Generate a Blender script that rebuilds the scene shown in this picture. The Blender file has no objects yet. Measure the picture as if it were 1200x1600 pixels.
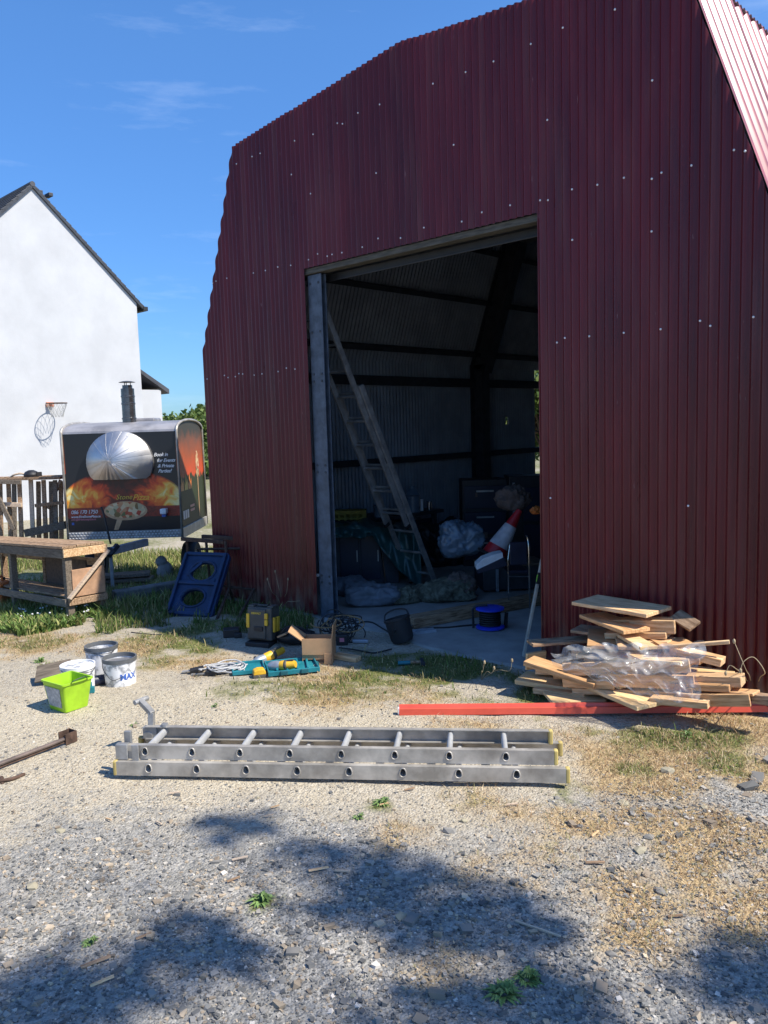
import bpy, bmesh, math, random
import numpy as np
from mathutils import Vector, Matrix, Euler, noise as mnoise
SC = bpy.context.scene
COL = SC.collection
random.seed(7)
RNG = np.random.default_rng(11)
R = math.radians

# ---------------------------------------------------------------- camera
YAW, PITCH, ROLL, FPX = R(43.855), R(-6.0427), R(-1.7445), 1256.67
CF = Vector((-math.sin(YAW)*math.cos(PITCH), math.cos(YAW)*math.cos(PITCH), math.sin(PITCH)))
_rt = Vector((math.cos(YAW), math.sin(YAW), 0)); _up = _rt.cross(CF)
CA = math.cos(ROLL)*_rt + math.sin(ROLL)*_up
CB = -math.sin(ROLL)*_rt + math.cos(ROLL)*_up
CP = Vector((5.227, -4.565, 1.65))
cam = bpy.data.objects.new('camera', bpy.data.cameras.new('camera'))
COL.objects.link(cam)
cam.matrix_world = Matrix(((CA.x, CB.x, -CF.x, CP.x), (CA.y, CB.y, -CF.y, CP.y), (CA.z, CB.z, -CF.z, CP.z), (0, 0, 0, 1)))
cam.data.sensor_fit = 'AUTO'; cam.data.sensor_width = 36.0
cam.data.lens = FPX/1600*36.0
cam.data.clip_start = 0.05; cam.data.clip_end = 2000
SC.camera = cam

# ---------------------------------------------------------------- light
SUNV = Vector((.735, .27, 1.0)).normalized()
SUN_EL = math.asin(SUNV.z); SUN_AZ = math.atan2(SUNV.x, SUNV.y)
w = bpy.data.worlds.new('World'); SC.world = w; w.use_nodes = True
nt = w.node_tree; nt.nodes.clear()
def wn(t, **k):
    n = nt.nodes.new(t)
    for a, b in k.items(): setattr(n, a, b)
    return n
sky = wn('ShaderNodeTexSky'); sky.sky_type = 'NISHITA'; sky.sun_disc = False
sky.sun_elevation = SUN_EL; sky.sun_rotation = SUN_AZ
sky.altitude = 0; sky.air_density = 1.0; sky.dust_density = 0.25; sky.ozone_density = 3.0
bg = wn('ShaderNodeBackground'); bg.inputs[1].default_value = 0.128
tc = wn('ShaderNodeTexCoord'); mp = wn('ShaderNodeMapping'); mp.inputs['Scale'].default_value = (1.6, 1.6, 9)
cn = wn('ShaderNodeTexNoise'); cn.inputs['Scale'].default_value = 2.3; cn.inputs['Detail'].default_value = 7; cn.inputs['Roughness'].default_value = .6
cr = wn('ShaderNodeValToRGB'); cr.color_ramp.elements[0].position = .53; cr.color_ramp.elements[1].position = .8
cr.color_ramp.elements[1].color = (.20, .20, .20, 1)
mx = wn('ShaderNodeMix', data_type='RGBA'); mx.inputs[7].default_value = (6.5, 7.2, 8.2, 1)
hs = wn('ShaderNodeHueSaturation'); hs.inputs['Saturation'].default_value = 1.16; hs.inputs['Value'].default_value = 1.0
out = wn('ShaderNodeOutputWorld')
L = nt.links.new
L(tc.outputs['Generated'], mp.inputs[0]); L(mp.outputs[0], cn.inputs['Vector']); L(cn.outputs[0], cr.inputs[0])
L(cr.outputs[0], mx.inputs[0]); L(sky.outputs[0], hs.inputs['Color']); tn = wn('ShaderNodeMix', data_type='RGBA', blend_type='MULTIPLY'); tn.inputs[0].default_value = 1.0; tn.inputs[7].default_value = (.84, .96, 1.10, 1); L(hs.outputs[0], tn.inputs[6]); 
sz_ = wn('ShaderNodeSeparateXYZ'); L(tc.outputs['Generated'], sz_.inputs[0])
er = wn('ShaderNodeValToRGB'); er.color_ramp.elements[0].position = .0; er.color_ramp.elements[1].position = .42
er.color_ramp.elements[0].color = (.34, .50, .70, 1); er.color_ramp.elements[1].color = (.88, .95, 1, 1); L(sz_.outputs[2], er.inputs[0])
t2 = wn('ShaderNodeMix', data_type='RGBA', blend_type='MULTIPLY'); t2.inputs[0].default_value = 1.0; L(tn.outputs[2], t2.inputs[6]); L(er.outputs[0], t2.inputs[7]); L(t2.outputs[2], mx.inputs[6]); L(mx.outputs[2], bg.inputs[0]); L(bg.outputs[0], out.inputs[0])
sun = bpy.data.objects.new('sun', bpy.data.lights.new('sun', 'SUN'))
sun.data.energy = 4.7; sun.data.angle = R(.55); sun.data.color = (1, .94, .83)
sun.rotation_euler = SUNV.to_track_quat('Z', 'Y').to_euler(); sun.location = (9, 4, 14)
COL.objects.link(sun)
vs = SC.view_settings
vs.view_transform = 'Standard'; vs.look = 'None'; vs.gamma = 1; vs.use_curve_mapping = False; vs.exposure = 0.62
SC.cycles.use_denoising = True
SC.cycles.max_bounces = 10; SC.cycles.diffuse_bounces = 5; SC.cycles.transparent_max_bounces = 24

# ---------------------------------------------------------------- placing helpers (photo pixel -> world point)
def ray(px, py): return CF + (px-600)/FPX*CA - (py-800)/FPX*CB
def G(px, py, z=0.0): d = ray(px, py); return CP + d*((z-CP.z)/d.z)
def PY(px, py, y): d = ray(px, py); return CP + d*((y-CP.y)/d.y)
def PX(px, py, x): d = ray(px, py); return CP + d*((x-CP.x)/d.x)
def D(px, py, dist): return CP + ray(px, py)*dist
RTV = _rt.copy(); FH = Vector((-math.sin(YAW), math.cos(YAW), 0))

# ---------------------------------------------------------------- materials
MATS = {}
def nodes(name):
    m = bpy.data.materials.new(name); m.use_nodes = True
    t = m.node_tree; b = t.nodes['Principled BSDF']
    return m, t, b
def N(t, ty, **k):
    n = t.nodes.new(ty)
    for a, v in k.items(): setattr(n, a, v)
    return n
def mat(name, col, rough=.6, metal=0.0, var=.25, scale=8.0, bump=0.0, bscale=60.0, col2=None, stretch=None, spec=.5, rnd=0.0, coat=0.0, lo=.35, hi=.65, detail=5):
    if name in MATS: return MATS[name]
    m, t, b = nodes(name); l = t.links.new
    tcn = N(t, 'ShaderNodeTexCoord'); src = tcn.outputs['Object']
    if stretch:
        mpn = N(t, 'ShaderNodeMapping'); mpn.inputs['Scale'].default_value = stretch; l(src, mpn.inputs[0]); src = mpn.outputs[0]
    nz = N(t, 'ShaderNodeTexNoise'); nz.inputs['Scale'].default_value = scale; nz.inputs['Detail'].default_value = detail; nz.inputs['Roughness'].default_value = .62
    l(src, nz.inputs['Vector'])
    rp = N(t, 'ShaderNodeValToRGB'); rp.color_ramp.elements[0].position = lo; rp.color_ramp.elements[1].position = hi
    c1 = [max(0, c*(1-var)) for c in col]; c2 = col2 or [min(1, c*(1+var)) for c in col]
    rp.color_ramp.elements[0].color = (*c1, 1); rp.color_ramp.elements[1].color = (*c2, 1)
    l(nz.outputs[0], rp.inputs[0]); cs = rp.outputs[0]
    if rnd:
        oi = N(t, 'ShaderNodeObjectInfo'); mr = N(t, 'ShaderNodeMapRange'); mr.inputs[3].default_value = 1-rnd; mr.inputs[4].default_value = 1+rnd
        l(oi.outputs['Random'], mr.inputs[0]); h = N(t, 'ShaderNodeHueSaturation'); l(mr.outputs[0], h.inputs['Value']); l(cs, h.inputs['Color']); cs = h.outputs[0]
    l(cs, b.inputs['Base Color'])
    b.inputs['Metallic'].default_value = metal
    rr = N(t, 'ShaderNodeMapRange'); rr.inputs[3].default_value = max(.02, rough-.12); rr.inputs[4].default_value = min(1, rough+.12)
    l(nz.outputs[0], rr.inputs[0]); l(rr.outputs[0], b.inputs['Roughness'])
    b.inputs['Specular IOR Level'].default_value = spec
    if coat: b.inputs['Coat Weight'].default_value = coat; b.inputs['Coat Roughness'].default_value = .12
    if bump:
        n2 = N(t, 'ShaderNodeTexNoise'); n2.inputs['Scale'].default_value = bscale; n2.inputs['Detail'].default_value = 4; l(src, n2.inputs['Vector'])
        bp = N(t, 'ShaderNodeBump'); bp.inputs['Strength'].default_value = bump; bp.inputs['Distance'].default_value = .01
        l(n2.outputs[0], bp.inputs['Height']); l(bp.outputs[0], b.inputs['Normal'])
    MATS[name] = m; return m
def attr_mat(name, rough=.85, trans=0.0, spec=.3):
    m, t, b = nodes(name); a = N(t, 'ShaderNodeAttribute'); a.attribute_name = 'tint'
    t.links.new(a.outputs['Color'], b.inputs['Base Color']); b.inputs['Roughness'].default_value = rough
    b.inputs['Specular IOR Level'].default_value = spec
    if trans:
        tr = N(t, 'ShaderNodeBsdfTranslucent'); t.links.new(a.outputs['Color'], tr.inputs[0])
        ms = N(t, 'ShaderNodeMixShader'); ms.inputs[0].default_value = trans
        o = [n for n in t.nodes if n.type == 'OUTPUT_MATERIAL'][0]
        t.links.new(b.outputs[0], ms.inputs[1]); t.links.new(tr.outputs[0], ms.inputs[2]); t.links.new(ms.outputs[0], o.inputs[0])
    MATS[name] = m; return m

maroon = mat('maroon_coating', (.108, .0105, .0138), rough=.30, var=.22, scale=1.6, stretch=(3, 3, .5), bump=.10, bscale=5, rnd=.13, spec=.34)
def weather(m):
    t = m.node_tree; l = t.links.new; b = t.nodes['Principled BSDF']; src = b.inputs['Base Color'].links[0].from_socket
    tcn = N(t, 'ShaderNodeTexCoord'); sx = N(t, 'ShaderNodeSeparateXYZ'); l(tcn.outputs['Object'], sx.inputs[0])
    def nz(sc, st, lo, hi, top):
        mpn = N(t, 'ShaderNodeMapping'); mpn.inputs['Scale'].default_value = st; l(tcn.outputs['Object'], mpn.inputs[0])
        n = N(t, 'ShaderNodeTexNoise'); n.inputs['Scale'].default_value = sc; n.inputs['Detail'].default_value = 6; l(mpn.outputs[0], n.inputs['Vector'])
        r = N(t, 'ShaderNodeMapRange'); r.inputs[1].default_value = lo; r.inputs[2].default_value = hi; r.inputs[4].default_value = top; l(n.outputs[0], r.inputs[0]); return r.outputs[0]
    def mixc(f, a_, c):
        x = N(t, 'ShaderNodeMix', data_type='RGBA'); l(f, x.inputs[0]); l(a_, x.inputs[6]); x.inputs[7].default_value = (*c, 1); return x.outputs[2]
    col = mixc(nz(2.2, (5, 1, .35), .50, .80, .34), src, (.20, .10, .085))          # chalky streaks
    col = mixc(nz(9, (9, 1, 1.1), .70, .76, .55), col, (.34, .22, .21))             # scuffs
    mr = N(t, 'ShaderNodeMapRange'); mr.inputs[1].default_value = .42; mr.inputs[2].default_value = .02; mr.inputs[3].default_value = 0; mr.inputs[4].default_value = 1; l(sx.outputs[2], mr.inputs[0])
    mu = N(t, 'ShaderNodeMath', operation='MULTIPLY'); l(mr.outputs[0], mu.inputs[0]); l(nz(7, (1.5, 1, .8), .40, .62, .75), mu.inputs[1])
    col = mixc(mu.outputs[0], col, (.23, .17, .12))                                 # mud splashed up from the yard
    l(col, b.inputs['Base Color'])
weather(maroon)
roof_red = mat('weathered_glare_coating', (.30, .085, .09), rough=.36, var=.35, scale=2.5, stretch=(1, 4, 1), rnd=.1, spec=.6)  # weathered maroon made paler: the roof's sun glare is put into the colour
liner = mat('grey_sheet_lining', (.235, .265, .31), rough=.55, var=.18, scale=3, rnd=.06, spec=.4)
galv = mat('galvanised_steel', (.36, .40, .45), rough=.5, metal=.55, var=.22, scale=14, bump=.05)
darksteel = mat('dark_steel', (.045, .05, .06), rough=.6, metal=.3, var=.3, scale=10)
rust = mat('rusty_steel', (.085, .05, .035), rough=.8, metal=.2, var=.5, scale=18, bump=.2)
alu = mat('worn_aluminium', (.44, .41, .365), rough=.48, metal=.45, var=.30, scale=7, bump=.04, bscale=40, rnd=.05)
alu_dark = mat('dull_aluminium', (.35, .345, .335), rough=.5, metal=.5, var=.3, scale=9)
stainless = mat('stainless_sheet', (.56, .55, .545), rough=.47, metal=1.0, var=.08, scale=5, rnd=.10)
chrome = mat('polished_steel', (.50, .51, .53), rough=.2, metal=1.0, var=.08)
yellow = mat('yellow_plastic', (.72, .42, .03), rough=.45, var=.15)
yellow_cap = mat('faded_yellow_rubber', (.47, .36, .12), rough=.7, var=.2)
black = mat('black_plastic', (.018, .018, .02), rough=.5, var=.3)
rubber = mat('black_rubber', (.02, .02, .022), rough=.7, var=.35, bump=.05)
graycable = mat('grey_cable', (.28, .28, .27), rough=.6, var=.3)
teal = mat('teal_plastic', (.01, .17, .21), rough=.45, var=.2)
lime = mat('lime_plastic', (.33, .56, .025), rough=.45, var=.14, spec=.4)
whitep = mat('white_plastic', (.72, .72, .72), rough=.5, var=.12, scale=12)
greyp = mat('grey_plastic', (.18, .18, .19), rough=.5, var=.2)
label_grey = mat('scuffed_label', (.30, .33, .36), rough=.6, var=.35, scale=38, col2=(.55, .57, .56), lo=.3, hi=.75)
blue = mat('blue_plastic', (.008, .027, .080), rough=.5, var=.35, scale=7, bump=.08)
bluebright = mat('bright_blue_plastic', (.02, .05, .55), rough=.4, var=.15)
redp = mat('red_plastic', (.36, .012, .018), rough=.45, var=.15)
trim_red = mat('red_painted_trim', (.68, .10, .06), rough=.38, var=.10, scale=5)
card = mat('cardboard', (.50, .29, .15), rough=.85, var=.12, scale=6)
wood = mat('fresh_timber', (.58, .33, .15), rough=.68, var=.24, scale=5, col2=(.82, .57, .33), stretch=(1.2, 14, 14), rnd=.20, bump=.06, bscale=8, spec=.3)
wood_old = mat('weathered_timber', (.25, .15, .085), rough=.85, var=.4, scale=6, col2=(.46, .31, .195), stretch=(1.5, 12, 12), rnd=.22, bump=.2, bscale=10, spec=.2)
wood_grey = mat('greyed_timber', (.16, .13, .10), rough=.85, var=.4, scale=6, stretch=(1.5, 12, 12), rnd=.2, bump=.2, bscale=10, spec=.2)
wood_lit = mat('pale_lit_timber', (.55, .42, .30), rough=.8, var=.2, scale=6, stretch=(1.5, 12, 12), rnd=.1)  # sunlit look of the bench brace put into a pale timber colour
plyd = mat('dark_chipboard', (.10, .065, .045), rough=.85, var=.4, scale=30)
ply = mat('plywood_panel', (.42, .25, .15), rough=.8, var=.2, scale=10)
render_white = mat('white_render', (.50, .505, .515), rough=.9, var=.07, scale=1.3, bump=.2, bscale=30, detail=8)
slate = mat('dark_slate', (.05, .052, .06), rough=.6, var=.35, scale=3, stretch=(1, 1, 1))
concrete = mat('concrete', (.30, .295, .28), rough=.9, var=.2, scale=3, bump=.25, bscale=50)
concrete_old = mat('mossy_concrete', (.10, .105, .10), rough=.95, var=.5, scale=9, bump=.3)
stone_pale = mat('pale_stone', (.40, .40, .40), rough=.9, var=.25, scale=12, bump=.3)
dkgreen_tarp = mat('green_tarpaulin', (.02, .075, .075), rough=.38, var=.3, scale=5, bump=.25, bscale=9)
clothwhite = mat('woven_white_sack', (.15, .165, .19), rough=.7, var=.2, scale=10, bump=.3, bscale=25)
straw = mat('straw_coloured_netting', (.14, .135, .095), rough=.95, var=.5, scale=25, bump=.6, bscale=30)
brown_cloth = mat('brown_cloth', (.14, .10, .085), rough=.95, var=.3, bump=.3, bscale=12)
orange = mat('orange_plastic', (.60, .16, .03), rough=.5, var=.2)
dyellow = mat('dull_yellow_plastic', (.30, .24, .03), rough=.6, var=.3, scale=20)
navy = mat('navy_plastic', (.010, .014, .035), rough=.45, var=.2)
bluewhite = mat('translucent_blue_plastic', (.13, .18, .235), rough=.3, var=.25, bump=.4, bscale=14)
bark = mat('bark', (.10, .075, .05), rough=.9, var=.4, scale=6, bump=.5, bscale=14)
black_print = mat('black_print', (.010, .010, .012), rough=.22, var=.2, scale=4)
white_print = mat('white_print', (.75, .75, .75), rough=.4, var=.03)
pink_print = mat('pink_print', (.62, .20, .24), rough=.4, var=.03)
gold_print = mat('yellow_print', (.62, .42, .05), rough=.4, var=.1, scale=30)
orange_print = mat('orange_print', (.70, .17, .02), rough=.4, var=.25, scale=30)
blue_print = mat('blue_print', (.05, .13, .45), rough=.4, var=.03)
tan_print = mat('tan_print', (.50, .30, .16), rough=.4, var=.2, scale=12)
leafm = attr_mat('leaf', rough=.55, trans=.28)
grassm = attr_mat('grass_blade', rough=.7, trans=.25)
pebblem = attr_mat('pebble', rough=.85)

def plastic_film():
    m, t, b = nodes('clear_polythene'); l = t.links.new
    o = [n for n in t.nodes if n.type == 'OUTPUT_MATERIAL'][0]
    b.inputs['Base Color'].default_value = (.75, .74, .73, 1); b.inputs['Roughness'].default_value = .16
    b.inputs['Specular IOR Level'].default_value = .8
    tr = N(t, 'ShaderNodeBsdfTransparent'); tr.inputs[0].default_value = (.96, .95, .94, 1)
    nz = N(t, 'ShaderNodeTexNoise'); nz.inputs['Scale'].default_value = 9; nz.inputs['Detail'].default_value = 5; nz.inputs['Distortion'].default_value = 1.2
    tcn = N(t, 'ShaderNodeTexCoord'); l(tcn.outputs['Object'], nz.inputs['Vector'])
    rp = N(t, 'ShaderNodeMapRange'); rp.inputs[1].default_value = .42; rp.inputs[2].default_value = .72; rp.inputs[3].default_value = .17; rp.inputs[4].default_value = .50
    l(nz.outputs[0], rp.inputs[0])
    ms = N(t, 'ShaderNodeMixShader'); l(rp.outputs[0], ms.inputs[0]); l(tr.outputs[0], ms.inputs[1]); l(b.outputs[0], ms.inputs[2]); l(ms.outputs[0], o.inputs[0])
    return m
film = plastic_film()

# ---------------------------------------------------------------- mesh builder
class MB:
    def __init__(s): s.v = []; s.f = []; s.mi = []
    def add(s, vs, fs, mi=0):
        o = len(s.v); s.v += [tuple(v) for v in vs]; s.f += [tuple(i+o for i in f) for f in fs]; s.mi += [mi]*len(fs); return s
    def box(s, c, d, M=None, mi=0):
        c = Vector(c); x, y, z = [k/2 for k in d]
        pts = [Vector((a*x, b*y, e*z)) for a in (-1, 1) for b in (-1, 1) for e in (-1, 1)]
        if M is not None: pts = [M @ p for p in pts]
        s.add([c+p for p in pts], [(0, 1, 3, 2), (4, 6, 7, 5), (0, 4, 5, 1), (2, 3, 7, 6), (0, 2, 6, 4), (1, 5, 7, 3)], mi); return s
    def beam(s, a, b, w, h, up=(0, 0, 1), mi=0, off=0):
        a, b = Vector(a), Vector(b); x = (b-a); Ln = x.length; x.normalize(); u = Vector(up)
        y = u.cross(x)
        if y.length < 1e-4: y = Vector((0, 1, 0)).cross(x)
        y.normalize(); z = x.cross(y)
        M = Matrix((x, y, z)).transposed()
        return s.box((a+b)/2+z*off, (Ln, w, h), M, mi)
    def tube(s, pts, r, n=8, cap=True, mi=0):
        pts = [Vector(p) for p in pts]; k = len(pts)
        rs = r if isinstance(r, (list, tuple)) else [r]*k
        vs = []; ref = None
        for i, p in enumerate(pts):
            t = (pts[min(i+1, k-1)]-pts[max(i-1, 0)])
            if t.length < 1e-9: t = Vector((0, 0, 1))
            t.normalize()
            if ref is None:
                ref = t.orthogonal().normalized()
            else:
                ref = (ref-t*ref.dot(t))
                ref = ref.normalized() if ref.length > 1e-6 else t.orthogonal().normalized()
            q = t.cross(ref)
            vs += [p+rs[i]*(math.cos(2*math.pi*j/n)*ref+math.sin(2*math.pi*j/n)*q) for j in range(n)]
        fs = [(i*n+j, i*n+(j+1) % n, (i+1)*n+(j+1) % n, (i+1)*n+j) for i in range(k-1) for j in range(n)]
        if cap: fs += [tuple(range(n-1, -1, -1)), tuple((k-1)*n+j for j in range(n))]
        s.add(vs, fs, mi); return s
    def lathe(s, prof, n=24, c=(0, 0, 0), M=None, mi=0, cap0=False, cap1=False):
        vs = []; c = Vector(c)
        for r, z in prof:
            for j in range(n):
                p = Vector((r*math.cos(2*math.pi*j/n), r*math.sin(2*math.pi*j/n), z)); vs.append(c+(M @ p if M is not None else p))
        k = len(prof); fs = [(i*n+j, i*n+(j+1) % n, (i+1)*n+(j+1) % n, (i+1)*n+j) for i in range(k-1) for j in range(n)]
        if cap0: fs.append(tuple(range(n-1, -1, -1)))
        if cap1: fs.append(tuple((k-1)*n+j for j in range(n)))
        s.add(vs, fs, mi); return s
    def prism(s, poly, axis_fn, t0, t1, mi=0):
        n = len(poly); vs = [axis_fn(p, t0) for p in poly]+[axis_fn(p, t1) for p in poly]
        fs = [tuple(range(n-1, -1, -1)), tuple(range(n, 2*n))]+[(i, (i+1) % n, n+(i+1) % n, n+i) for i in range(n)]
        s.add(vs, fs, mi); return s
    def grid(s, fn, nu, nv, mi=0):
        vs = [fn(i/nu, j/nv) for j in range(nv+1) for i in range(nu+1)]
        fs = [(j*(nu+1)+i, j*(nu+1)+i+1, (j+1)*(nu+1)+i+1, (j+1)*(nu+1)+i) for j in range(nv) for i in range(nu)]
        s.add(vs, fs, mi); return s
    def blob(s, c, d, seed=0, amp=.2, sub=2, mi=0, flat=None):
        bm = bmesh.new(); bmesh.ops.create_icosphere(bm, subdivisions=sub, radius=1)
        rn = random.Random(seed); ph = [(rn.uniform(1, 3.5), rn.uniform(0, 6), rn.uniform(1, 3.5), rn.uniform(0, 6), rn.uniform(1, 3.5)) for _ in range(4)]
        vs = []
        for v in bm.verts:
            p = v.co; k = 1+amp*sum(math.sin(a*p.x*1.6+b)*math.cos(e*p.y*1.6+f)*math.cos(g*p.z) for a, b, e, f, g in ph)/2
            q = Vector((p.x*d[0]*k, p.y*d[1]*k, p.z*d[2]*k))
            if flat is not None: q.z = max(q.z, flat)
            vs.append(Vector(c)+q)
        bm.verts.index_update()
        s.add(vs, [tuple(v.index for v in f.verts) for f in bm.faces], mi); bm.free(); return s
    def merge(s, me, M=None, mi=0):
        s.add([(M @ v.co if M is not None else v.co) for v in me.vertices], [tuple(p.vertices) for p in me.polygons], mi); return s
    def mesh(s, name):
        me = bpy.data.meshes.new(name); me.from_pydata(s.v, [], s.f); me.polygons.foreach_set('material_index', s.mi); me.update(); return me

def link(name, me, mats, parent=None, smooth=False, bevel=0.0, kind=None, label=None, world=False, auto=None):
    if not isinstance(mats, (list, tuple)): mats = [mats]
    if isinstance(me, MB): me = me.mesh(name)
    if not me.materials:
        for m in mats: me.materials.append(m)
    o = bpy.data.objects.new(name, me); COL.objects.link(o)
    if parent is not None:
        o.parent = parent
        if world: o.matrix_parent_inverse = wm(parent).inverted()
    if smooth: me.polygons.foreach_set('use_smooth', [True]*len(me.polygons))
    if auto:
        me.polygons.foreach_set('use_smooth', [True]*len(me.polygons)); me.set_sharp_from_angle(angle=R(auto))
    if bevel:
        b = o.modifiers.new('bevel', 'BEVEL'); b.width = bevel; b.segments = 2; b.limit_method = 'ANGLE'; b.angle_limit = R(35)
    if kind: o['kind'] = kind
    if label: o['label'] = label
    return o
def wm(o):
    m = Matrix.LocRotScale(o.location, o.rotation_euler, o.scale)
    return m if o.parent is None else wm(o.parent) @ o.matrix_parent_inverse @ m
def tag(o, label, cat, group=None):
    o['label'] = label; o['category'] = cat
    if group: o['group'] = group
    return o
def thing(name, label, cat, loc=(0, 0, 0), rz=0.0, group=None, rot=None):
    o = bpy.data.objects.new(name, None); COL.objects.link(o); o.empty_display_size = .1
    o.location = loc; o.rotation_euler = rot if rot is not None else (0, 0, rz)
    return tag(o, label, cat, group)
def copy_thing(o, label=None, loc=None, rz=None):
    r = o.copy(); COL.objects.link(r)
    if label: r['label'] = label
    if loc is not None: r.location = loc
    if rz is not None: r.rotation_euler = (0, 0, rz)
    for ch in o.children:
        c = ch.copy(); COL.objects.link(c); c.parent = r; c.matrix_parent_inverse = ch.matrix_parent_inverse.copy()
        for g in ch.children:
            d = g.copy(); COL.objects.link(d); d.parent = c; d.matrix_parent_inverse = g.matrix_parent_inverse.copy()
    return r
def toloc(o, p): return wm(o).inverted() @ Vector(p)
def plate(outline, holes, thick, bevel=0.0):
    cu = bpy.data.curves.new('plate', 'CURVE'); cu.dimensions = '2D'; cu.fill_mode = 'BOTH'; cu.extrude = thick/2; cu.bevel_depth = bevel
    for loop in [outline]+holes:
        sp = cu.splines.new('POLY'); sp.points.add(len(loop)-1); sp.use_cyclic_u = True
        for i, p in enumerate(loop): sp.points[i].co = (p[0], p[1], 0, 1)
    ob = bpy.data.objects.new('plate', cu); me = bpy.data.meshes.new_from_object(ob)
    bpy.data.objects.remove(ob); bpy.data.curves.remove(cu); return me
def text_mesh(s, size, shear=0.0, extrude=.0012, align='LEFT', spacing=1.0, bold=0.0):
    cu = bpy.data.curves.new('lettering', 'FONT'); cu.body = s; cu.size = size; cu.shear = shear; cu.extrude = extrude; cu.align_x = align; cu.space_character = spacing; cu.offset = bold; cu.resolution_u = 3
    ob = bpy.data.objects.new('lettering', cu); me = bpy.data.meshes.new_from_object(ob)
    bpy.data.objects.remove(ob); bpy.data.curves.remove(cu); return me
def circ(cx, cy, r, n=16, ry=None, a0=0.0): return [(cx+r*math.cos(a0+2*math.pi*i/n), cy+(ry or r)*math.sin(a0+2*math.pi*i/n)) for i in range(n)]
def curve_pts(ctrl, n=8):
    c = [Vector(p) for p in ctrl]; out = []
    for i in range(len(c)-1):
        p0, p1, p2, p3 = c[max(i-1, 0)], c[i], c[i+1], c[min(i+2, len(c)-1)]
        for k in range(n):
            t = k/n; out.append(.5*((2*p1)+(p2-p0)*t+(2*p0-5*p1+4*p2-p3)*t*t+(3*p1-p0-3*p2+p3)*t**3))
    out.append(c[-1]); return out

# ---------------------------------------------------------------- value noise
_lat = RNG.random((128, 128))
def vnoise(x, y, s):
    x = np.asarray(x)*s+57.3; y = np.asarray(y)*s+31.7
    xi = np.floor(x).astype(int); yi = np.floor(y).astype(int); fx = x-xi; fy = y-yi
    fx = fx*fx*(3-2*fx); fy = fy*fy*(3-2*fy)
    a = _lat[xi % 128, yi % 128]; b = _lat[(xi+1) % 128, yi % 128]; c = _lat[xi % 128, (yi+1) % 128]; d = _lat[(xi+1) % 128, (yi+1) % 128]
    return (a*(1-fx)+b*fx)*(1-fy)+(c*(1-fx)+d*fx)*fy
def fbm(x, y, s): return vnoise(x, y, s)*.5+vnoise(x, y, s*2.1)*.28+vnoise(x, y, s*4.3)*.22
def sstep(a, b, x): t = np.clip((np.asarray(x)-a)/(b-a), 0, 1); return t*t*(3-2*t)
def ground_z(x, y):
    x = np.asarray(x, float); y = np.asarray(y, float)
    drop = -.085*np.clip(-1.7-x, 0, 2.6)
    bumps = (fbm(x, y, .9)-.5)*.045+(fbm(x+9, y-4, 3.4)-.5)*.022
    inside = sstep(-1.75, -1.45, x)*sstep(4.0, 3.75, x)*sstep(-.35, .05, y)*sstep(6.5, 6.2, y)
    far = np.clip((np.hypot(x-2, y+2)-9)/30, 0, 1)
    return drop+bumps*(1-inside)*(1-far) - .012*inside
def gz(p): return float(ground_z(p[0], p[1]))
def blobs(x, y, lst):
    m = np.zeros_like(np.asarray(x, float))
    for px, py, rx, s in lst:
        c = G(px, py); d2 = ((x-c.x)**2+(y-c.y)**2)/rx**2; m = np.maximum(m, s*np.exp(-d2*1.1))
    return m
GREEN = [(480, 1075, .35, .34), (600, 1075, .4, .42), (700, 1055, .35, .5), (380, 1075, .3, .28), (300, 1015, .35, .4), (230, 1040, .3, .3), (560, 1020, .25, .4), (840, 1130, .2, .4), (960, 1150, .25, .45), (1150, 1190, .2, .4), (720, 1250, .2, .3), (870, 1230, .2, .35), (30, 960, .55, 1), (130, 955, .45, .8), (230, 925, .7, .8), (330, 935, .6, .95), (430, 950, .45, .9), (170, 985, .3, .5), (60, 1000, .4, .45), (240, 990, .4, .6), (300, 980, .4, .5),
         (650, 1040, .35, .75), (740, 1045, .35, .95), (800, 1060, .25, 1), (830, 1085, .2, 1), (770, 1095, .2, .9), (700, 1075, .25, .6), (880, 1105, .12, .8), (920, 1140, .16, .6), (1060, 1150, .18, .65), (1120, 1155, .15, .6),
         (560, 1060, .25, .4), (90, 1040, .12, .9), (990, 1200, .12, .5), (870, 1330, .12, .35), (590, 1260, .09, .6), (410, 1415, .08, .9), (200, 1000, .3, .5), (-150, 930, 1.2, .9), (540, 1285, .08, .5)]
DRY = [(900, 1150, .3, .8), (1000, 1220, .3, .8), (1120, 1310, .3, .8), (1000, 1400, .3, .7), (850, 1340, .25, .6), (1180, 1390, .3, .8), (930, 1500, .2, .5), (740, 1340, .2, .45), (950, 1180, .35, 1), (1080, 1170, .3, .9), (1020, 1280, .25, .7), (1080, 1370, .3, .9), (900, 1290, .2, .7), (960, 1420, .25, .8), (1180, 1200, .25, .7), (760, 1260, .3, .55), (1000, 1480, .2, .55), (850, 1200, .2, .7), (1150, 1430, .2, .6),
       (700, 1520, .2, .5), (60, 1000, .6, .7), (180, 1010, .5, .7), (300, 1040, .4, .6), (520, 1090, .4, .5), (640, 1090, .4, .6), (760, 1120, .3, .7), (640, 1300, .25, .5), (880, 1560, .2, .5), (680, 1130, .2, .5), (1150, 1130, .3, .8), (500, 1060, .3, .55)]
SAND = [(300, 1130, .7, 1), (150, 1180, .6, .9), (450, 1120, .5, .8), (60, 1120, .6, .8), (250, 1260, .4, .7), (560, 1130, .4, .6), (380, 1200, .4, .8), (60, 1290, .5, .6), (480, 1260, .35, .6), (640, 1140, .3, .5), (700, 1280, .35, .5)]
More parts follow.
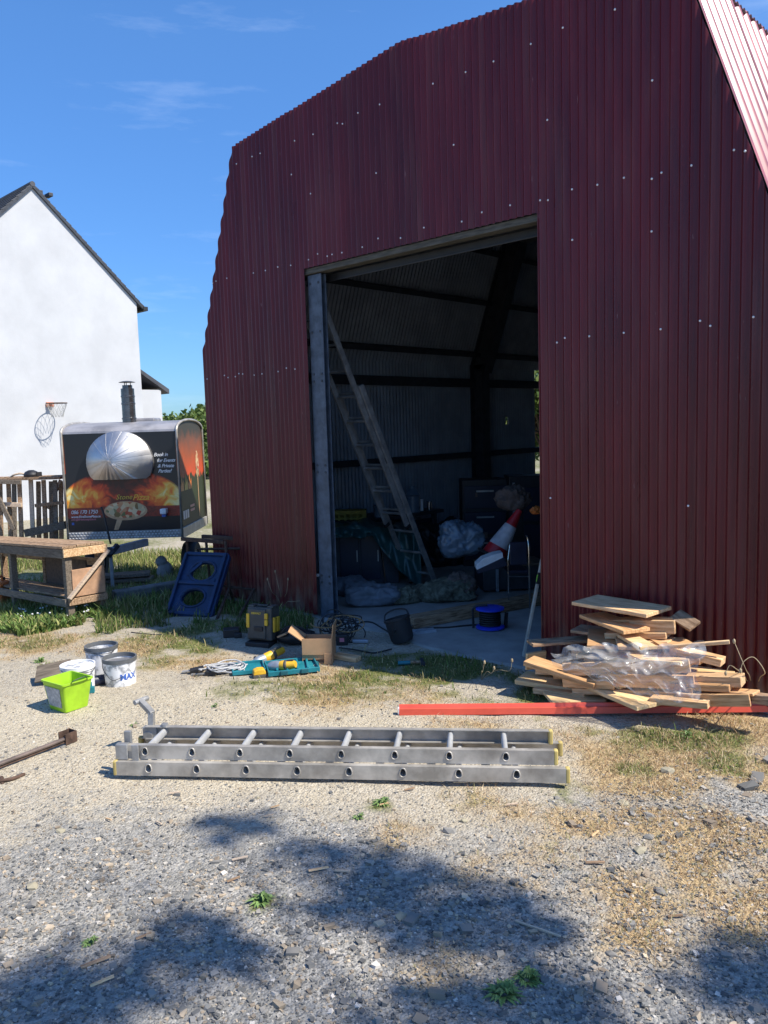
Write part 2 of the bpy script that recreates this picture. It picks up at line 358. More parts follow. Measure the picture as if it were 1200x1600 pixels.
GRAV = [(1140, 1270, .3, .9), (1000, 1260, .22, .7), (1180, 1330, .25, .8), (950, 1370, .2, .6), (1050, 1550, .5, 1), (850, 1590, .5, 1), (600, 1500, .6, .9), (300, 1520, .7, .9), (50, 1500, .6, .8), (1190, 1500, .4, .8), (880, 1400, .25, .7), (120, 1400, .5, .6), (450, 1380, .4, .6), (1010, 1340, .2, .6)]
def masks(x, y):
    n1 = fbm(x, y, 1.3); n2 = fbm(x+20, y+13, 4.5)
    dc = (np.asarray(x)-CP.x)*FH.x+(np.asarray(y)-CP.y)*FH.y
    far = sstep(8.5, 11, dc)
    k = np.clip(.30+1.7*(n1-.36), .12, 1.35)*np.clip(.35+1.7*(n2-.28), .2, 1.3)
    g = np.clip(blobs(x, y, GREEN)*k*2.0, 0, 1); g = np.maximum(g, far*.55*np.clip(n1*1.6-.3, 0, 1))
    d = np.clip(blobs(x, y, DRY)*k*1.9, 0, 1)
    s = np.clip(blobs(x, y, SAND)*(.6+.6*n1), 0, 1)
    gr = np.clip(blobs(x, y, GRAV)*(.45+1.0*n2)+sstep(4.3, 2.2, dc)*.55*np.clip(n2*1.5+n1*1.2-.55, 0, 1.4), 0, 1)
    return g, d, s, gr

# ================================================================ GROUND
def axis_lines(c0, c1, step, far):
    a = list(np.arange(c0, c1+1e-6, step)); q = step
    lo, hi = [], []; x = c0
    while x > -far: q *= 1.35; x -= q; lo.append(x)
    q = step; x = c1
    while x < far: q *= 1.35; x += q; hi.append(x)
    return np.array(lo[::-1]+a+hi)
gx = axis_lines(-4.6, 5.6, .05, 400); gy = axis_lines(-4.8, 1.0, .05, 400)
XX, YY = np.meshgrid(gx, gy); ZZ = ground_z(XX, YY)
nx, ny = len(gx), len(gy)
vv = np.stack([XX.ravel(), YY.ravel(), ZZ.ravel()], 1)
ii = (np.arange(ny-1)[:, None]*nx+np.arange(nx-1)[None, :]).ravel()
ff = np.stack([ii, ii+1, ii+1+nx, ii+nx], 1)
gme = bpy.data.meshes.new('ground'); gme.from_pydata(vv.tolist(), [], ff.tolist())
mg, md, ms_, mr_ = masks(XX.ravel(), YY.ravel())
ca = gme.color_attributes.new('cover', 'FLOAT_COLOR', 'POINT')
ca.data.foreach_set('color', np.stack([mg, md, ms_, mr_], 1).astype(np.float32).ravel())
gme.polygons.foreach_set('use_smooth', [True]*len(gme.polygons))
def ground_mat():
    m, t, b = nodes('yard_earth'); l = t.links.new
    at = N(t, 'ShaderNodeAttribute'); at.attribute_name = 'cover'
    sp = N(t, 'ShaderNodeSeparateColor'); l(at.outputs['Color'], sp.inputs[0])
    tcn = N(t, 'ShaderNodeTexCoord'); P = tcn.outputs['Object']
    def noise(s, d=6, r=.65):
        n = N(t, 'ShaderNodeTexNoise'); n.inputs['Scale'].default_value = s; n.inputs['Detail'].default_value = d; n.inputs['Roughness'].default_value = r; l(P, n.inputs['Vector']); return n.outputs[0]
    def ramp(f, cols):
        r = N(t, 'ShaderNodeValToRGB'); e = r.color_ramp.elements
        while len(e) < len(cols): e.new(.5)
        for i, (p, c) in enumerate(cols): e[i].position = p; e[i].color = (*c, 1)
        l(f, r.inputs[0]); return r.outputs[0]
    def mix(f, a, c):
        x = N(t, 'ShaderNodeMix', data_type='RGBA'); l(f, x.inputs[0]); l(a, x.inputs[6]); l(c, x.inputs[7]); return x.outputs[2]
    def math2(op, a, bb, cl=False):
        x = N(t, 'ShaderNodeMath', operation=op); x.use_clamp = cl
        for i, q in enumerate((a, bb)):
            if isinstance(q, (int, float)): x.inputs[i].default_value = q
            else: l(q, x.inputs[i])
        return x.outputs[0]
    def band(mask, nz, k=1.0):
        a = math2('MULTIPLY', mask, 1.35); a = math2('ADD', a, nz); a = math2('SUBTRACT', a, .72); return math2('MULTIPLY', a, 2.6*k, True)
    nA, nB, nC, nD = noise(2.2), noise(9), noise(38), noise(140, 3)
    vor = N(t, 'ShaderNodeTexVoronoi'); vor.inputs['Scale'].default_value = 95; l(P, vor.inputs['Vector'])
    vor2 = N(t, 'ShaderNodeTexVoronoi'); vor2.inputs['Scale'].default_value = 42; l(P, vor2.inputs['Vector'])
    base = ramp(nB, [(.3, (.33, .275, .20)), (.55, (.45, .38, .275)), (.75, (.54, .465, .345))])
    fine = ramp(vor.outputs['Color'], [(.1, (.20, .185, .16)), (.5, (.39, .355, .29)), (.9, (.56, .53, .46))])
    hf = N(t, 'ShaderNodeValue'); hf.outputs[0].default_value = .45
    base = mix(hf.outputs[0], base, fine)
    sand = ramp(nC, [(.3, (.46, .375, .25)), (.7, (.60, .51, .36))])
    base = mix(band(sp.outputs[2], nB, .8), base, mix(hf.outputs[0], sand, fine))
    gravel = ramp(vor2.outputs['Color'], [(.1, (.17, .165, .15)), (.5, (.30, .285, .25)), (.92, (.47, .44, .39))])
    gravel = mix(hf.outputs[0], gravel, ramp(vor.outputs['Color'], [(.1, (.16, .155, .145)), (.9, (.43, .41, .37))]))
    base = mix(band(at.outputs['Alpha'], nB), base, gravel)
    straw_ = ramp(nC, [(.3, (.26, .18, .10)), (.5, (.40, .29, .155)), (.72, (.52, .41, .24))])
    base = mix(band(sp.outputs[1], nB, .8), base, straw_)
    grass = ramp(nC, [(.3, (.08, .09, .03)), (.55, (.15, .16, .05)), (.75, (.28, .25, .12))])
    base = mix(band(sp.outputs[0], nB), base, grass)
    l(base, b.inputs['Base Color']); b.inputs['Roughness'].default_value = .95; b.inputs['Specular IOR Level'].default_value = .2
    hsum = math2('ADD', math2('MULTIPLY', nD, .5), math2('MULTIPLY', vor.outputs['Distance'], -.9)); hsum = math2('ADD', hsum, math2('MULTIPLY', vor2.outputs['Distance'], -.9)); hsum = math2('ADD', hsum, math2('MULTIPLY', nC, .8))
    bp = N(t, 'ShaderNodeBump'); bp.inputs['Strength'].default_value = .7; bp.inputs['Distance'].default_value = .012; l(hsum, bp.inputs['Height']); l(bp.outputs[0], b.inputs['Normal'])
    return m
ground = link('ground', gme, ground_mat(), kind='structure')
ground['label'] = 'dusty gravel yard with patches of green and straw-dry grass'

# concrete floor inside the barn, with a worn irregular front edge
fm = MB(); nfr = 60; top = []; bot = []
for i in range(nfr+1):
    x = -1.44+5.2*i/nfr; y = .02-.16*float(sstep(.6, 1.7, x)*sstep(2.5, 2.25, x))+(.10*(float(fbm(np.array(x), np.array(3.), 3))-.5)*2 if .1 < x < 2.2 else .02)
    top.append((x, y)); bot.append((x, 6.12))
fm.v = [(x, y, .012) for x, y in top]+[(x, y, .012) for x, y in bot]+[(x, y-.02, -.06) for x, y in top]
fm.f = [(i, i+1, nfr+2+i, nfr+1+i) for i in range(nfr)]+[(2*(nfr+1)+i, 2*(nfr+1)+i+1, i+1, i) for i in range(nfr)]; fm.mi = [0]*len(fm.f)
floor = link('concrete_floor', fm, concrete, kind='structure')

# ================================================================ BARN
BX0, BX1, KX0, KX1, RX = -1.54, 3.82, -.92, 3.20, 1.14
ZE, ZK, ZR = 2.44, 4.19, 4.40
BL = 6.2
def prof(x):
    pts = [(BX0, ZE), (KX0, ZK), (RX, ZR), (KX1, ZK), (BX1, ZE)]
    for (a, b), (c, d) in zip(pts, pts[1:]):
        if x <= c+1e-9: return b+(d-b)*(x-a)/(c-a)
    return ZE
barn = thing('metal_barn', 'dark red corrugated metal barn with a tall open doorway', 'barn', (1.14, 3.0, 0))
PITCHW, AMP = .0575, .0082
def rib(u, pw=None, am=None):
    s = math.sin(2*math.pi*u/(pw or PITCHW)); return (am or AMP)*(1.25*s-.25*s**3)
def corr(o, du, dv, n, segs, outer, inner, name, skip=None, tilt=0.0, nstep=8, shift=0.0, pw=None, am=None):
    """segs: list of (u0, u1, vlo(u), vhi(u)) strips of one corrugated sheet; outer skin along +n, inner skin 1.4 mm behind"""
    mb = MB(); o, du, dv, n = Vector(o), Vector(du), Vector(dv), Vector(n)
    for u0, u1, vl, vh in segs:
        k = max(2, round((u1-u0)/(pw or PITCHW)*nstep)); us = [u0+(u1-u0)*i/k for i in range(k+1)]
        nv = 1 if skip is None else 24
        for layer in (0, 1):
            vs = []
            for u in us:
                a, b_ = vl(u), vh(u)
                for j in range(nv+1):
                    v = a+(b_-a)*j/nv
                    vs.append(o+du*u+dv*v+n*(rib(u, pw, am)+tilt*(u-u0)+shift-.0014*layer))
            fs = []
            for i in range(k):
                for j in range(nv):
                    q = (i*(nv+1)+j, (i+1)*(nv+1)+j, (i+1)*(nv+1)+j+1, i*(nv+1)+j+1)
                    if skip and skip((us[i]+us[i+1])/2, vl(us[i])+(vh(us[i])-vl(us[i]))*(j+.5)/nv): continue
                    fs.append(q if layer == 0 else q[::-1])
            mb.add(vs, fs, layer)
    return link(name, mb, [outer, inner], barn, world=True, auto=50)
DX0, DX1, DZ = 0.0, 2.28, 2.985
SW = PITCHW*12
edges = [BX0]; 
while edges[-1]+SW < BX1-.1: edges.append(edges[-1]+SW)
edges.append(BX1)
for i, (a, b) in enumerate(zip(edges, edges[1:])):
    b2 = min(b+PITCHW*.75, BX1)
    cuts = sorted({a, b2, *[c for c in (DX0, DX1) if a < c < b2]})
    segs = []
    for u0, u1 in zip(cuts, cuts[1:]):
        m_ = (u0+u1)/2; over = DX0 < m_ < DX1
        kk = [u0]+[c for c in (KX0, RX, KX1) if u0 < c < u1]+[u1]
        for s0, s1 in zip(kk, kk[1:]):
            jag = (.004 if i % 2 else 0)
            segs.append((s0, s1, (lambda u, o=over: DZ if o else (.03 if u < 1 else .045)), lambda u, j=jag: prof(u)+.004+j))
    corr((0, 0, 0), (1, 0, 0), (0, 0, 1), (0, -1, 0), segs, maroon, liner, 'cladding_sheet', shift=.0016*(i % 2))
# side walls and roof slopes (sheets run up the slope, ribs across the depth)
def depth_sheets(x0, z0, x1, z1, n, vis, outer, name, skip=None, y1=BL, pw=None, am=None):
    d = Vector((x1-x0, 0, z1-z0)); ln = d.length; d.normalize()
    y = .014; k = 0
    while y < y1-.05:
        ye = min(y+SW, y1); 
        corr((x0, 0, z0), (0, 1, 0), d, n, [(y, min(ye+.04, y1), lambda u: 0.0, lambda u: ln)], outer, liner, name, skip=skip, nstep=6 if pw is None else 12, shift=.0016*(k % 2), pw=pw, am=am)
        y = ye; k += 1
nS = Vector((1.75, 0, .62)).normalized()
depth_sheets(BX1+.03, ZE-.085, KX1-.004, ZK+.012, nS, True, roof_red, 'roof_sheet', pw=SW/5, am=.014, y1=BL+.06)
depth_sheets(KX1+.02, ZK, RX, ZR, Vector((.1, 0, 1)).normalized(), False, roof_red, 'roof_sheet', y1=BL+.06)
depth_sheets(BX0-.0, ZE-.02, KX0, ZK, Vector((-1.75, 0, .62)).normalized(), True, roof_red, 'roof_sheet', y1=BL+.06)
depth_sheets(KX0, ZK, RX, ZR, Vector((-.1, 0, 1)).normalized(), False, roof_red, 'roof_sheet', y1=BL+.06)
depth_sheets(BX1, 0, BX1, ZE, Vector((1, 0, 0)), False, maroon, 'cladding_sheet')
holes = [(5.08, 1.68, .035, .05), (5.05, 1.73, .018, .03)]
depth_sheets(BX0, .02, BX0, ZE, Vector((-1, 0, 0)), True, maroon, 'cladding_sheet',
             skip=lambda u, v: any(((u-a)/c)**2+((v-b)/d)**2 < 1 for a, b, c, d in holes), y1=5.80)
bx = -1.46
while bx < BX1-.05:
    be = min(bx+SW, BX1-.01)
    kk = [bx]+[c for c in (KX0, RX, KX1) if bx < c < be]+[be]
    corr((0, BL, 0), (1, 0, 0), (0, 0, 1), (0, 1, 0), [(s0, s1, lambda u: .02, lambda u: prof(u)-.004) for s0, s1 in zip(kk, kk[1:])], maroon, liner, 'cladding_sheet', nstep=5)
    bx = be
# ridge capping
rc = MB(); rc.beam((RX, .03, ZR+.016), (RX, BL, ZR+.016), .16, .004); link('ridge_cap', rc, roof_red, barn, world=True)
# screw heads
sm_ = MB()
def screw(x, z):
    x = round(x/PITCHW-.25)*PITCHW+PITCHW*.25
    sm_.lathe([(.0065, 0), (.0065, .004), (.0035, .0065), (.0001, .007)], 7, (x, -AMP-.001, z), Matrix.Rotation(R(90), 3, 'X'))
rs = random.Random(4)
for zrow, x0, x1, stp in ((2.17, -1.46, 3.75, .118), (3.055, -1.3, 3.6, .2), (4.02, -.85, 3.2, .26), (1.15, 2.4, 3.7, .9)):
    x = x0
    while x < x1:
        if (DX0-.05 < x < DX1+.05 and zrow < DZ) : x = DX1+.15; continue
        if rs.random() > .12: screw(x+rs.uniform(-.03, .03), zrow+rs.uniform(-.02, .02))
        if rs.random() < .14: screw(x+.06, zrow+rs.uniform(-.02, .02))
        x += stp*(2.0 if (zrow == 2.17 and x > 2) else 1)
for q in [(707, 228), (851, 190), (1016, 128), (586, 272), (490, 302), (460, 272), (897, 375), (1015, 363), (1016, 281)]:
    p = PY(*q, 0); screw(p.x, p.z)
link('screw_heads', sm_, whitep, barn, world=True, kind='stuff')
# steel frame
def frame_part(name, fn, m=darksteel, bevel=.003, label=None):
    mb = MB(); fn(mb); return link(name, mb, m, barn, world=True, bevel=bevel, label=label)
def ibeam(mb, a, b, wd, dp, up):
    a, b = Vector(a), Vector(b); u = Vector(up).normalized(); x = (b-a).normalized(); s = u.cross(x).normalized()
    mb.beam(a+u*(dp/2-.005), b+u*(dp/2-.005), wd, .010, up); mb.beam(a-u*(dp/2-.005), b-u*(dp/2-.005), wd, .010, up); mb.beam(a, b, .008, dp-.021, up)
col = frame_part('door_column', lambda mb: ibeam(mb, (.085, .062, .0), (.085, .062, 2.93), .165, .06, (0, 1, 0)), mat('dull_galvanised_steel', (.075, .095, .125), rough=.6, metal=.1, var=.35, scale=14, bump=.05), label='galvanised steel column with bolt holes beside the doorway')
bm_ = MB()
for z in (.32, .38, 1.28, 1.34, 2.05, 2.11, 2.46, 2.86):
    for dx in (-.05, .05):
        bm_.lathe([(.012, 0), (.012, .007), (.0005, .0075)], 6, (.085+dx, .0345, z), Matrix.Rotation(R(90), 3, 'X'))
link('bolt', bm_, darksteel, col, world=True)
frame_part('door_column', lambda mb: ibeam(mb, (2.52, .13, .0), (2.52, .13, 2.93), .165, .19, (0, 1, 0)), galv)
frame_part('lintel_beam', lambda mb: mb.box((1.14, .062, 2.961), (2.50, .09, .046)), mat('dark_lintel_timber', (.085, .078, .062), rough=.9, var=.4, scale=6, stretch=(1.5, 12, 12), bump=.2))
frame_part('door_track', lambda mb: (mb.box((1.14, .19, 2.915), (2.6, .05, .05)), mb.box((1.14, .160, 2.885), (2.6, .010, .016))), black)
frame_part('head_beam', lambda mb: ibeam(mb, (-1.15, .30, 3.06), (3.42, .30, 3.06), .10, .16, (0, 0, 1)))
for yf in (4.27,):
    frame_part('portal_column', lambda mb: ibeam(mb, (-1.40, yf, 0), (-1.40, yf, 2.44), .17, .2, (1, 0, 0)))
    frame_part('portal_column', lambda mb: ibeam(mb, (3.68, yf, 0), (3.68, yf, 2.44), .17, .2, (1, 0, 0)))
    frame_part('portal_rafter', lambda mb: (ibeam(mb, (-1.38, yf, 2.36), (-.74, yf, 4.10), .17, .26, (1, 0, -.36)), ibeam(mb, (-.80, yf, 4.02), (1.14, yf, 4.24), .17, .26, (0, 0, 1))))
    frame_part('portal_rafter', lambda mb: (ibeam(mb, (3.66, yf, 2.36), (3.02, yf, 4.10), .17, .26, (1, 0, .36)), ibeam(mb, (3.08, yf, 4.02), (1.14, yf, 4.24), .17, .26, (0, 0, 1))))
for z in (1.24, 2.2): frame_part('wall_girt', lambda mb: mb.beam((-1.49, .25, z), (-1.49, BL-.25, z), .06, .11 if z > 2 else .075))
for z in (2.58, 3.22, 3.8):
    xx = BX0+(z-ZE)/(ZK-ZE)*(KX0-BX0)+.055
    frame_part('roof_purlin', lambda mb: mb.beam((xx, .25, z), (xx, BL-.1, z), .06, .12 if z < 3 else .10, (-.94, 0, .33)))
for x, z in ((-.3, 4.17), (.6, 4.26), (1.7, 4.26), (2.6, 4.17)): frame_part('roof_purlin', lambda mb: mb.beam((x, .05, z), (x, BL-.1, z), .06, .09))
for z in (1.24, 2.2, 3.3): frame_part('wall_girt', lambda mb: mb.beam((-1.1, BL-.06, z), (3.7, BL-.06, z), .06, .09))
frame_part('jamb_flashing', lambda mb: mb.box((DX1+.006, .028, 1.50), (.006, .05, 2.9)), maroon, 0)

# ================================================================ HOUSE
HX = -13.274
house = thing('white_house', 'white rendered house gable under a dark slate roof', 'house', (HX-4, 3.6, -.3))
ya, yb, yp, zp, ze = 6.035, 1.20, 3.62, 7.27, 4.95
hw = MB(); pol = [(ya, -.6), (ya, ze), (yp, zp), (yb, ze), (yb, -.6)]
hw.prism(pol, lambda p, t: Vector((HX-t, p[0], p[1])), 0, 9); link('gable_wall', hw, render_white, house, world=True)
for sgn, ye in ((1, ya), (-1, yb)):
    nn = Vector((0, sgn*(zp-ze), abs(ya-yp))).normalized()
    e0 = Vector((0, ye, ze))+(Vector((0, ye, ze))-Vector((0, yp, zp))).normalized()*.22; r0 = Vector((0, yp, zp))
    mb = MB(); nc = 22
    for k in range(nc):
        a = e0+(r0-e0)*(k/nc); b = e0+(r0-e0)*((k+1.12)/nc)
        o1 = nn*.045; o2 = nn*.026
        for j in range(1):
            P4 = [Vector((HX+.05, 0, 0))+a+o1, Vector((HX-9.2, 0, 0))+a+o1, Vector((HX-9.2, 0, 0))+b+o2, Vector((HX+.05, 0, 0))+b+o2]
            mb.add(P4+[p-nn*.028 for p in P4], [(0, 1, 2, 3), (7, 6, 5, 4), (0, 4, 5, 1), (1, 5, 6, 2), (2, 6, 7, 3), (3, 7, 4, 0)])
    rf = link('roof_slope', mb, slate, house, world=True)
    g = MB(); g.beam(e0+Vector((HX+.07, sgn*.05, -.03)), e0+Vector((HX-9.2, sgn*.05, -.03)), .12, .1); link('gutter', g, black, rf, world=True)
    vb = MB(); vb.beam(e0+Vector((HX+.03, 0, -.02))+nn*.0, r0+Vector((HX+.03, 0, -.02)), .05, .05, nn); link('verge_board', vb, darksteel, rf, world=True)
rdg = MB(); rdg.tube([(HX+.06, yp, zp+.02), (HX-9.2, yp, zp+.02)], .06, 8); link('ridge_tiles', rdg, slate, house, world=True)
for q in ((76, 304), (60, 300)):
    p = PX(*q, HX-.3); v = MB(); v.box((p.x, p.y, p.z-.02), (.25, .10, .08)); link('roof_vent', v, slate, house, world=True, bevel=.01)
# lean-to porch past the far corner
pq = PX(241, 606, HX-1.2)
po = MB(); po.box((HX-1.7, ya+.45, 1.15), (2.2, .9, 3.3)); pw = link('porch', po, render_white, house, world=True)
pr_ = MB(); pr_.add([(HX-.55, ya, 3.52), (HX-2.9, ya, 3.52), (HX-2.9, ya+1.12, 2.82), (HX-.55, ya+1.12, 2.82), (HX-.55, ya, 3.42), (HX-2.9, ya, 3.42), (HX-2.9, ya+1.12, 2.70), (HX-.55, ya+1.12, 2.70)],
        [(0, 1, 2, 3), (7, 6, 5, 4), (0, 4, 5, 1), (1, 5, 6, 2), (2, 6, 7, 3), (3, 7, 4, 0)]); link('porch_roof', pr_, slate, pw, world=True)
# basketball hoop on the gable
hp = PX(77, 632, HX); hoop = thing('basketball_hoop', 'small basketball hoop with a torn net on the white gable', 'basketball hoop', (HX, hp.y, hp.z))
b = MB(); b.box((.03, 0, .0), (.06, .16, .10)); b.beam((.03, 0, 0), (.16, 0, .01), .10, .02); link('bracket', b, orange, hoop, bevel=.005)
b = MB(); b.tube([(.16+.225+.225*math.cos(a), .225*math.sin(a), .015) for a in np.linspace(0, 2*math.pi, 33)], .010, 6, cap=False); link('rim', b, rust, hoop, smooth=True)
b = MB()
for k in range(12):
    for sg in (1, -1):
        b.tube([(.385+r_*math.cos(2*math.pi*(k/12+sg*t)), r_*math.sin(2*math.pi*(k/12+sg*t)), .01-z_) for r_, t, z_ in ((.22, 0, 0), (.19, .045, .10), (.15, .085, .20), (.12, .13, .31))], .0034, 4)
link('net', b, graycable, hoop)

# ================================================================ PIZZA TRAILER
tb = D(194.5, 843, 9.3); TW = 1.345
trailer = thing('pizza_trailer', 'small black pizza oven trailer with flame print and steel hood', 'trailer', (tb.x, tb.y, 0), YAW)
def TL(px, py, y=0.0):
    o = toloc(trailer, CP); d = wm(trailer).to_3x3().inverted() @ ray(px, py); return o+d*((y-o.y)/d.y)
ZB = TL(190, 842).z; ZP0 = TL(190, 829).z; ZT = TL(190, 676).z
XL, XR = TL(104, 800).x, TL(283, 800).x; TD = 1.30
ZTOP = ZT+.13
arch = [(0, ZT)]+[(TD/2-TD/2*math.cos(a), ZT+(ZTOP-ZT)*math.sin(a)**.8) for a in np.linspace(.12, math.pi-.12, 15)]+[(TD, ZT)]
b = MB(); n_ = len(arch)
b.add([(XL, y, z) for y, z in arch]+[(XR, y, z) for y, z in arch], [(i, i+1, n_+i+1, n_+i) for i in range(n_-1)]); link('roof', b, mat('dull_roof_metal', (.33, .32, .33), rough=.5, metal=.4, var=.25, scale=5), trailer, auto=30)
def front_mat():
    m, t, bb = nodes('flame_print'); l = t.links.new
    tcn = N(t, 'ShaderNodeTexCoord'); sx = N(t, 'ShaderNodeSeparateXYZ'); l(tcn.outputs['Object'], sx.inputs[0])
    def M2(op, a, b_, cl=False):
        x = N(t, 'ShaderNodeMath', operation=op); x.use_clamp = cl
        for i, q in enumerate((a, b_)):
            if isinstance(q, (int, float)): x.inputs[i].default_value = q
            else: l(q, x.inputs[i])
        return x.outputs[0]
    xm = (XL+XR)/2
    nz = N(t, 'ShaderNodeTexNoise'); nz.inputs['Scale'].default_value = 7; nz.inputs['Detail'].default_value = 6; nz.inputs['Distortion'].default_value = 1.5; l(tcn.outputs['Object'], nz.inputs['Vector'])
    n2 = N(t, 'ShaderNodeTexNoise'); n2.inputs['Scale'].default_value = 22; n2.inputs['Detail'].default_value = 5; n2.inputs['Distortion'].default_value = 2; l(tcn.outputs['Object'], n2.inputs['Vector'])
    # oven mouth: a flattened arch of fire, dark at its centre
    u = M2('DIVIDE', M2('SUBTRACT', sx.outputs[0], xm), TW/2*1.06)
    zc = TL(190, 792).z; zh = TL(190, 738).z-zc
    vq = M2('DIVIDE', M2('SUBTRACT', sx.outputs[2], zc), zh)
    r2 = M2('ADD', M2('POWER', M2('ABSOLUTE', u, 0), 2.6), M2('POWER', M2('ABSOLUTE', vq, 0), 2.0))
    inside = M2('MULTIPLY', M2('SUBTRACT', 1.06, r2), 9, True)
    low = M2('GREATER_THAN', vq, -.0); glowband = M2('MULTIPLY', M2('ADD', vq, .38), 14, True)
    inside = M2('MULTIPLY', inside, low)
    fire = M2('ADD', M2('MULTIPLY', M2('ABSOLUTE', u, 0), .62), M2('MULTIPLY', nz.outputs[0], .75)); fire = M2('SUBTRACT', fire, M2('MULTIPLY', M2('ABSOLUTE', M2('SUBTRACT', vq, .33), 0), .42))
    rp = N(t, 'ShaderNodeValToRGB'); e = rp.color_ramp.elements
    cols = [(.24, (.04, .008, .008)), (.40, (.16, .016, .008)), (.52, (.70, .06, .012)), (.66, (.9, .20, .02)), (.78, (.95, .52, .07)), (.90, (.95, .80, .35))]
    while len(e) < len(cols): e.new(.5)
    for i, (p, c) in enumerate(cols): e[i].position = p; e[i].color = (*c, 1)
    l(fire, rp.inputs[0])
    m1 = N(t, 'ShaderNodeMix', data_type='RGBA'); m1.inputs[6].default_value = (.012, .013, .016, 1); l(rp.outputs[0], m1.inputs[7]); l(inside, m1.inputs[0])
    # red oven floor strip below the mouth
    st = M2('MULTIPLY', M2('LESS_THAN', vq, .0), M2('GREATER_THAN', vq, -.30))
    r3 = N(t, 'ShaderNodeValToRGB'); r3.color_ramp.elements[0].position = .35; r3.color_ramp.elements[1].position = .75; r3.color_ramp.elements[0].color = (.06, .01, .01, 1); r3.color_ramp.elements[1].color = (.42, .035, .02, 1)
    l(M2('ADD', M2('MULTIPLY', n2.outputs[0], .7), M2('MULTIPLY', M2('ABSOLUTE', u, 0), .32)), r3.inputs[0])
    m2 = N(t, 'ShaderNodeMix', data_type='RGBA'); l(st, m2.inputs[0]); l(m1.outputs[2], m2.inputs[6]); l(r3.outputs[0], m2.inputs[7])
    l(m2.outputs[2], bb.inputs['Base Color']); bb.inputs['Roughness'].default_value = .28
    return m
b = MB(); b.box(((XL+XR)/2, .012, (ZP0+ZT)/2), (XR-XL, .02, ZT-ZP0)); fp = link('front_panel', b, front_mat(), trailer)
tb2 = MB(); tp = MB(); tp.box(((XL+XR)/2, .008, (ZB+ZP0)/2-.001), (XR-XL, .03, ZP0-ZB-.004))
for r_ in range(3):
    for k in range(34):
        x = XL+.02+(XR-XL-.04)*(k+.5*(r_ % 2))/34; z = ZB+.012+r_*(ZP0-ZB-.02)/2.6
        tb2.blob((x, -.008, z+.007), (.0125, .006, .0085), sub=1, amp=0)
tpo = link('tread_plate', tp, alu_dark, trailer); link('tread_bumps', tb2, mat('bright_aluminium', (.66, .66, .65), rough=.38, metal=.5, var=.1), tpo, kind='stuff')
# side panels with trim
def side_mat():
    m, t, bb = nodes('side_print_reflections'); l = t.links.new
    tcn = N(t, 'ShaderNodeTexCoord'); sx = N(t, 'ShaderNodeSeparateXYZ'); l(tcn.outputs['Object'], sx.inputs[0])
    nz = N(t, 'ShaderNodeTexNoise'); nz.inputs['Scale'].default_value = 6; nz.inputs['Detail'].default_value = 5; l(tcn.outputs['Object'], nz.inputs['Vector'])
    ad = N(t, 'ShaderNodeMath', operation='MULTIPLY_ADD'); l(nz.outputs[0], ad.inputs[0]); ad.inputs[1].default_value = .28; l(sx.outputs[2], ad.inputs[2])
    mr = N(t, 'ShaderNodeMapRange'); mr.inputs[1].default_value = ZP0+.12; mr.inputs[2].default_value = ZTOP+.14; l(ad.outputs[0], mr.inputs[0])
    rp = N(t, 'ShaderNodeValToRGB'); e = rp.color_ramp.elements
    cols = [(.0, (.02, .022, .014)), (.30, (.03, .042, .016)), (.46, (.03, .036, .014)), (.49, (.6, .075, .02)), (.66, (.36, .08, .025)), (.82, (.18, .07, .04)), (.9, (.05, .045, .035))]  # flame print colours, with green and grey reflections put into the ramp
    while len(e) < len(cols): e.new(.5)
    for i, (p, c) in enumerate(cols): e[i].position = p; e[i].color = (*c, 1)
    l(mr.outputs[0], rp.inputs[0]); l(rp.outputs[0], bb.inputs['Base Color']); bb.inputs['Roughness'].default_value = .5
    bb.inputs['Specular IOR Level'].default_value = .25
    return m
smat = side_mat()
for X_, sg in ((XR, 1), (XL, -1)):
    b = MB(); b.prism([(0.005, ZP0)]+[(y, z-.005) for y, z in arch]+[(TD-.005, ZP0)], lambda p, t: Vector((X_-sg*.02+sg*t, p[0], p[1])), 0, .012); sp_ = link('side_panel', b, smat, trailer)
    b = MB(); b.tube([(X_, -.004, ZB)]+[(X_, y-.004, z+.004) for y, z in arch]+[(X_, TD, ZB)], .016, 6); link('edge_trim', b, alu, trailer, smooth=True)
    b = MB(); b.box((X_-sg*.005, TD/2, (ZB+ZP0)/2-.005), (.03, TD-.03, ZP0-ZB+.02)); link('side_sill', b, alu, trailer, bevel=.004)
b = MB(); b.box(((XL+XR)/2, TD-.01, (ZP0+ZT)/2), (XR-XL-.02, .02, ZT-ZP0)); link('rear_panel', b, black, trailer)
b = MB(); b.box(((XL+XR)/2, TD/2, ZB+.02), (XR-XL-.08, TD-.08, .05)); link('chassis', b, darksteel, trailer)
# wheels
for X_ in (XL+.07, XR-.07):
    b = MB(); Mx = Matrix.Rotation(R(90), 3, 'Y'); zc_ = gz((tb.x, tb.y))+.23
    b.lathe([(.13, -.07), (.21, -.08), (.235, -.05), (.235, .05), (.21, .08), (.13, .07)], 22, (X_, .66, zc_), Mx); wh = link('wheel', b, rubber, trailer, auto=40)
    b = MB(); b.lathe([(.001, -.03), (.05, -.05), (.13, -.055), (.13, .055), (.05, .05), (.001, .03)], 22, (X_, .66, zc_), Mx); link('rim', b, galv, wh, auto=40)
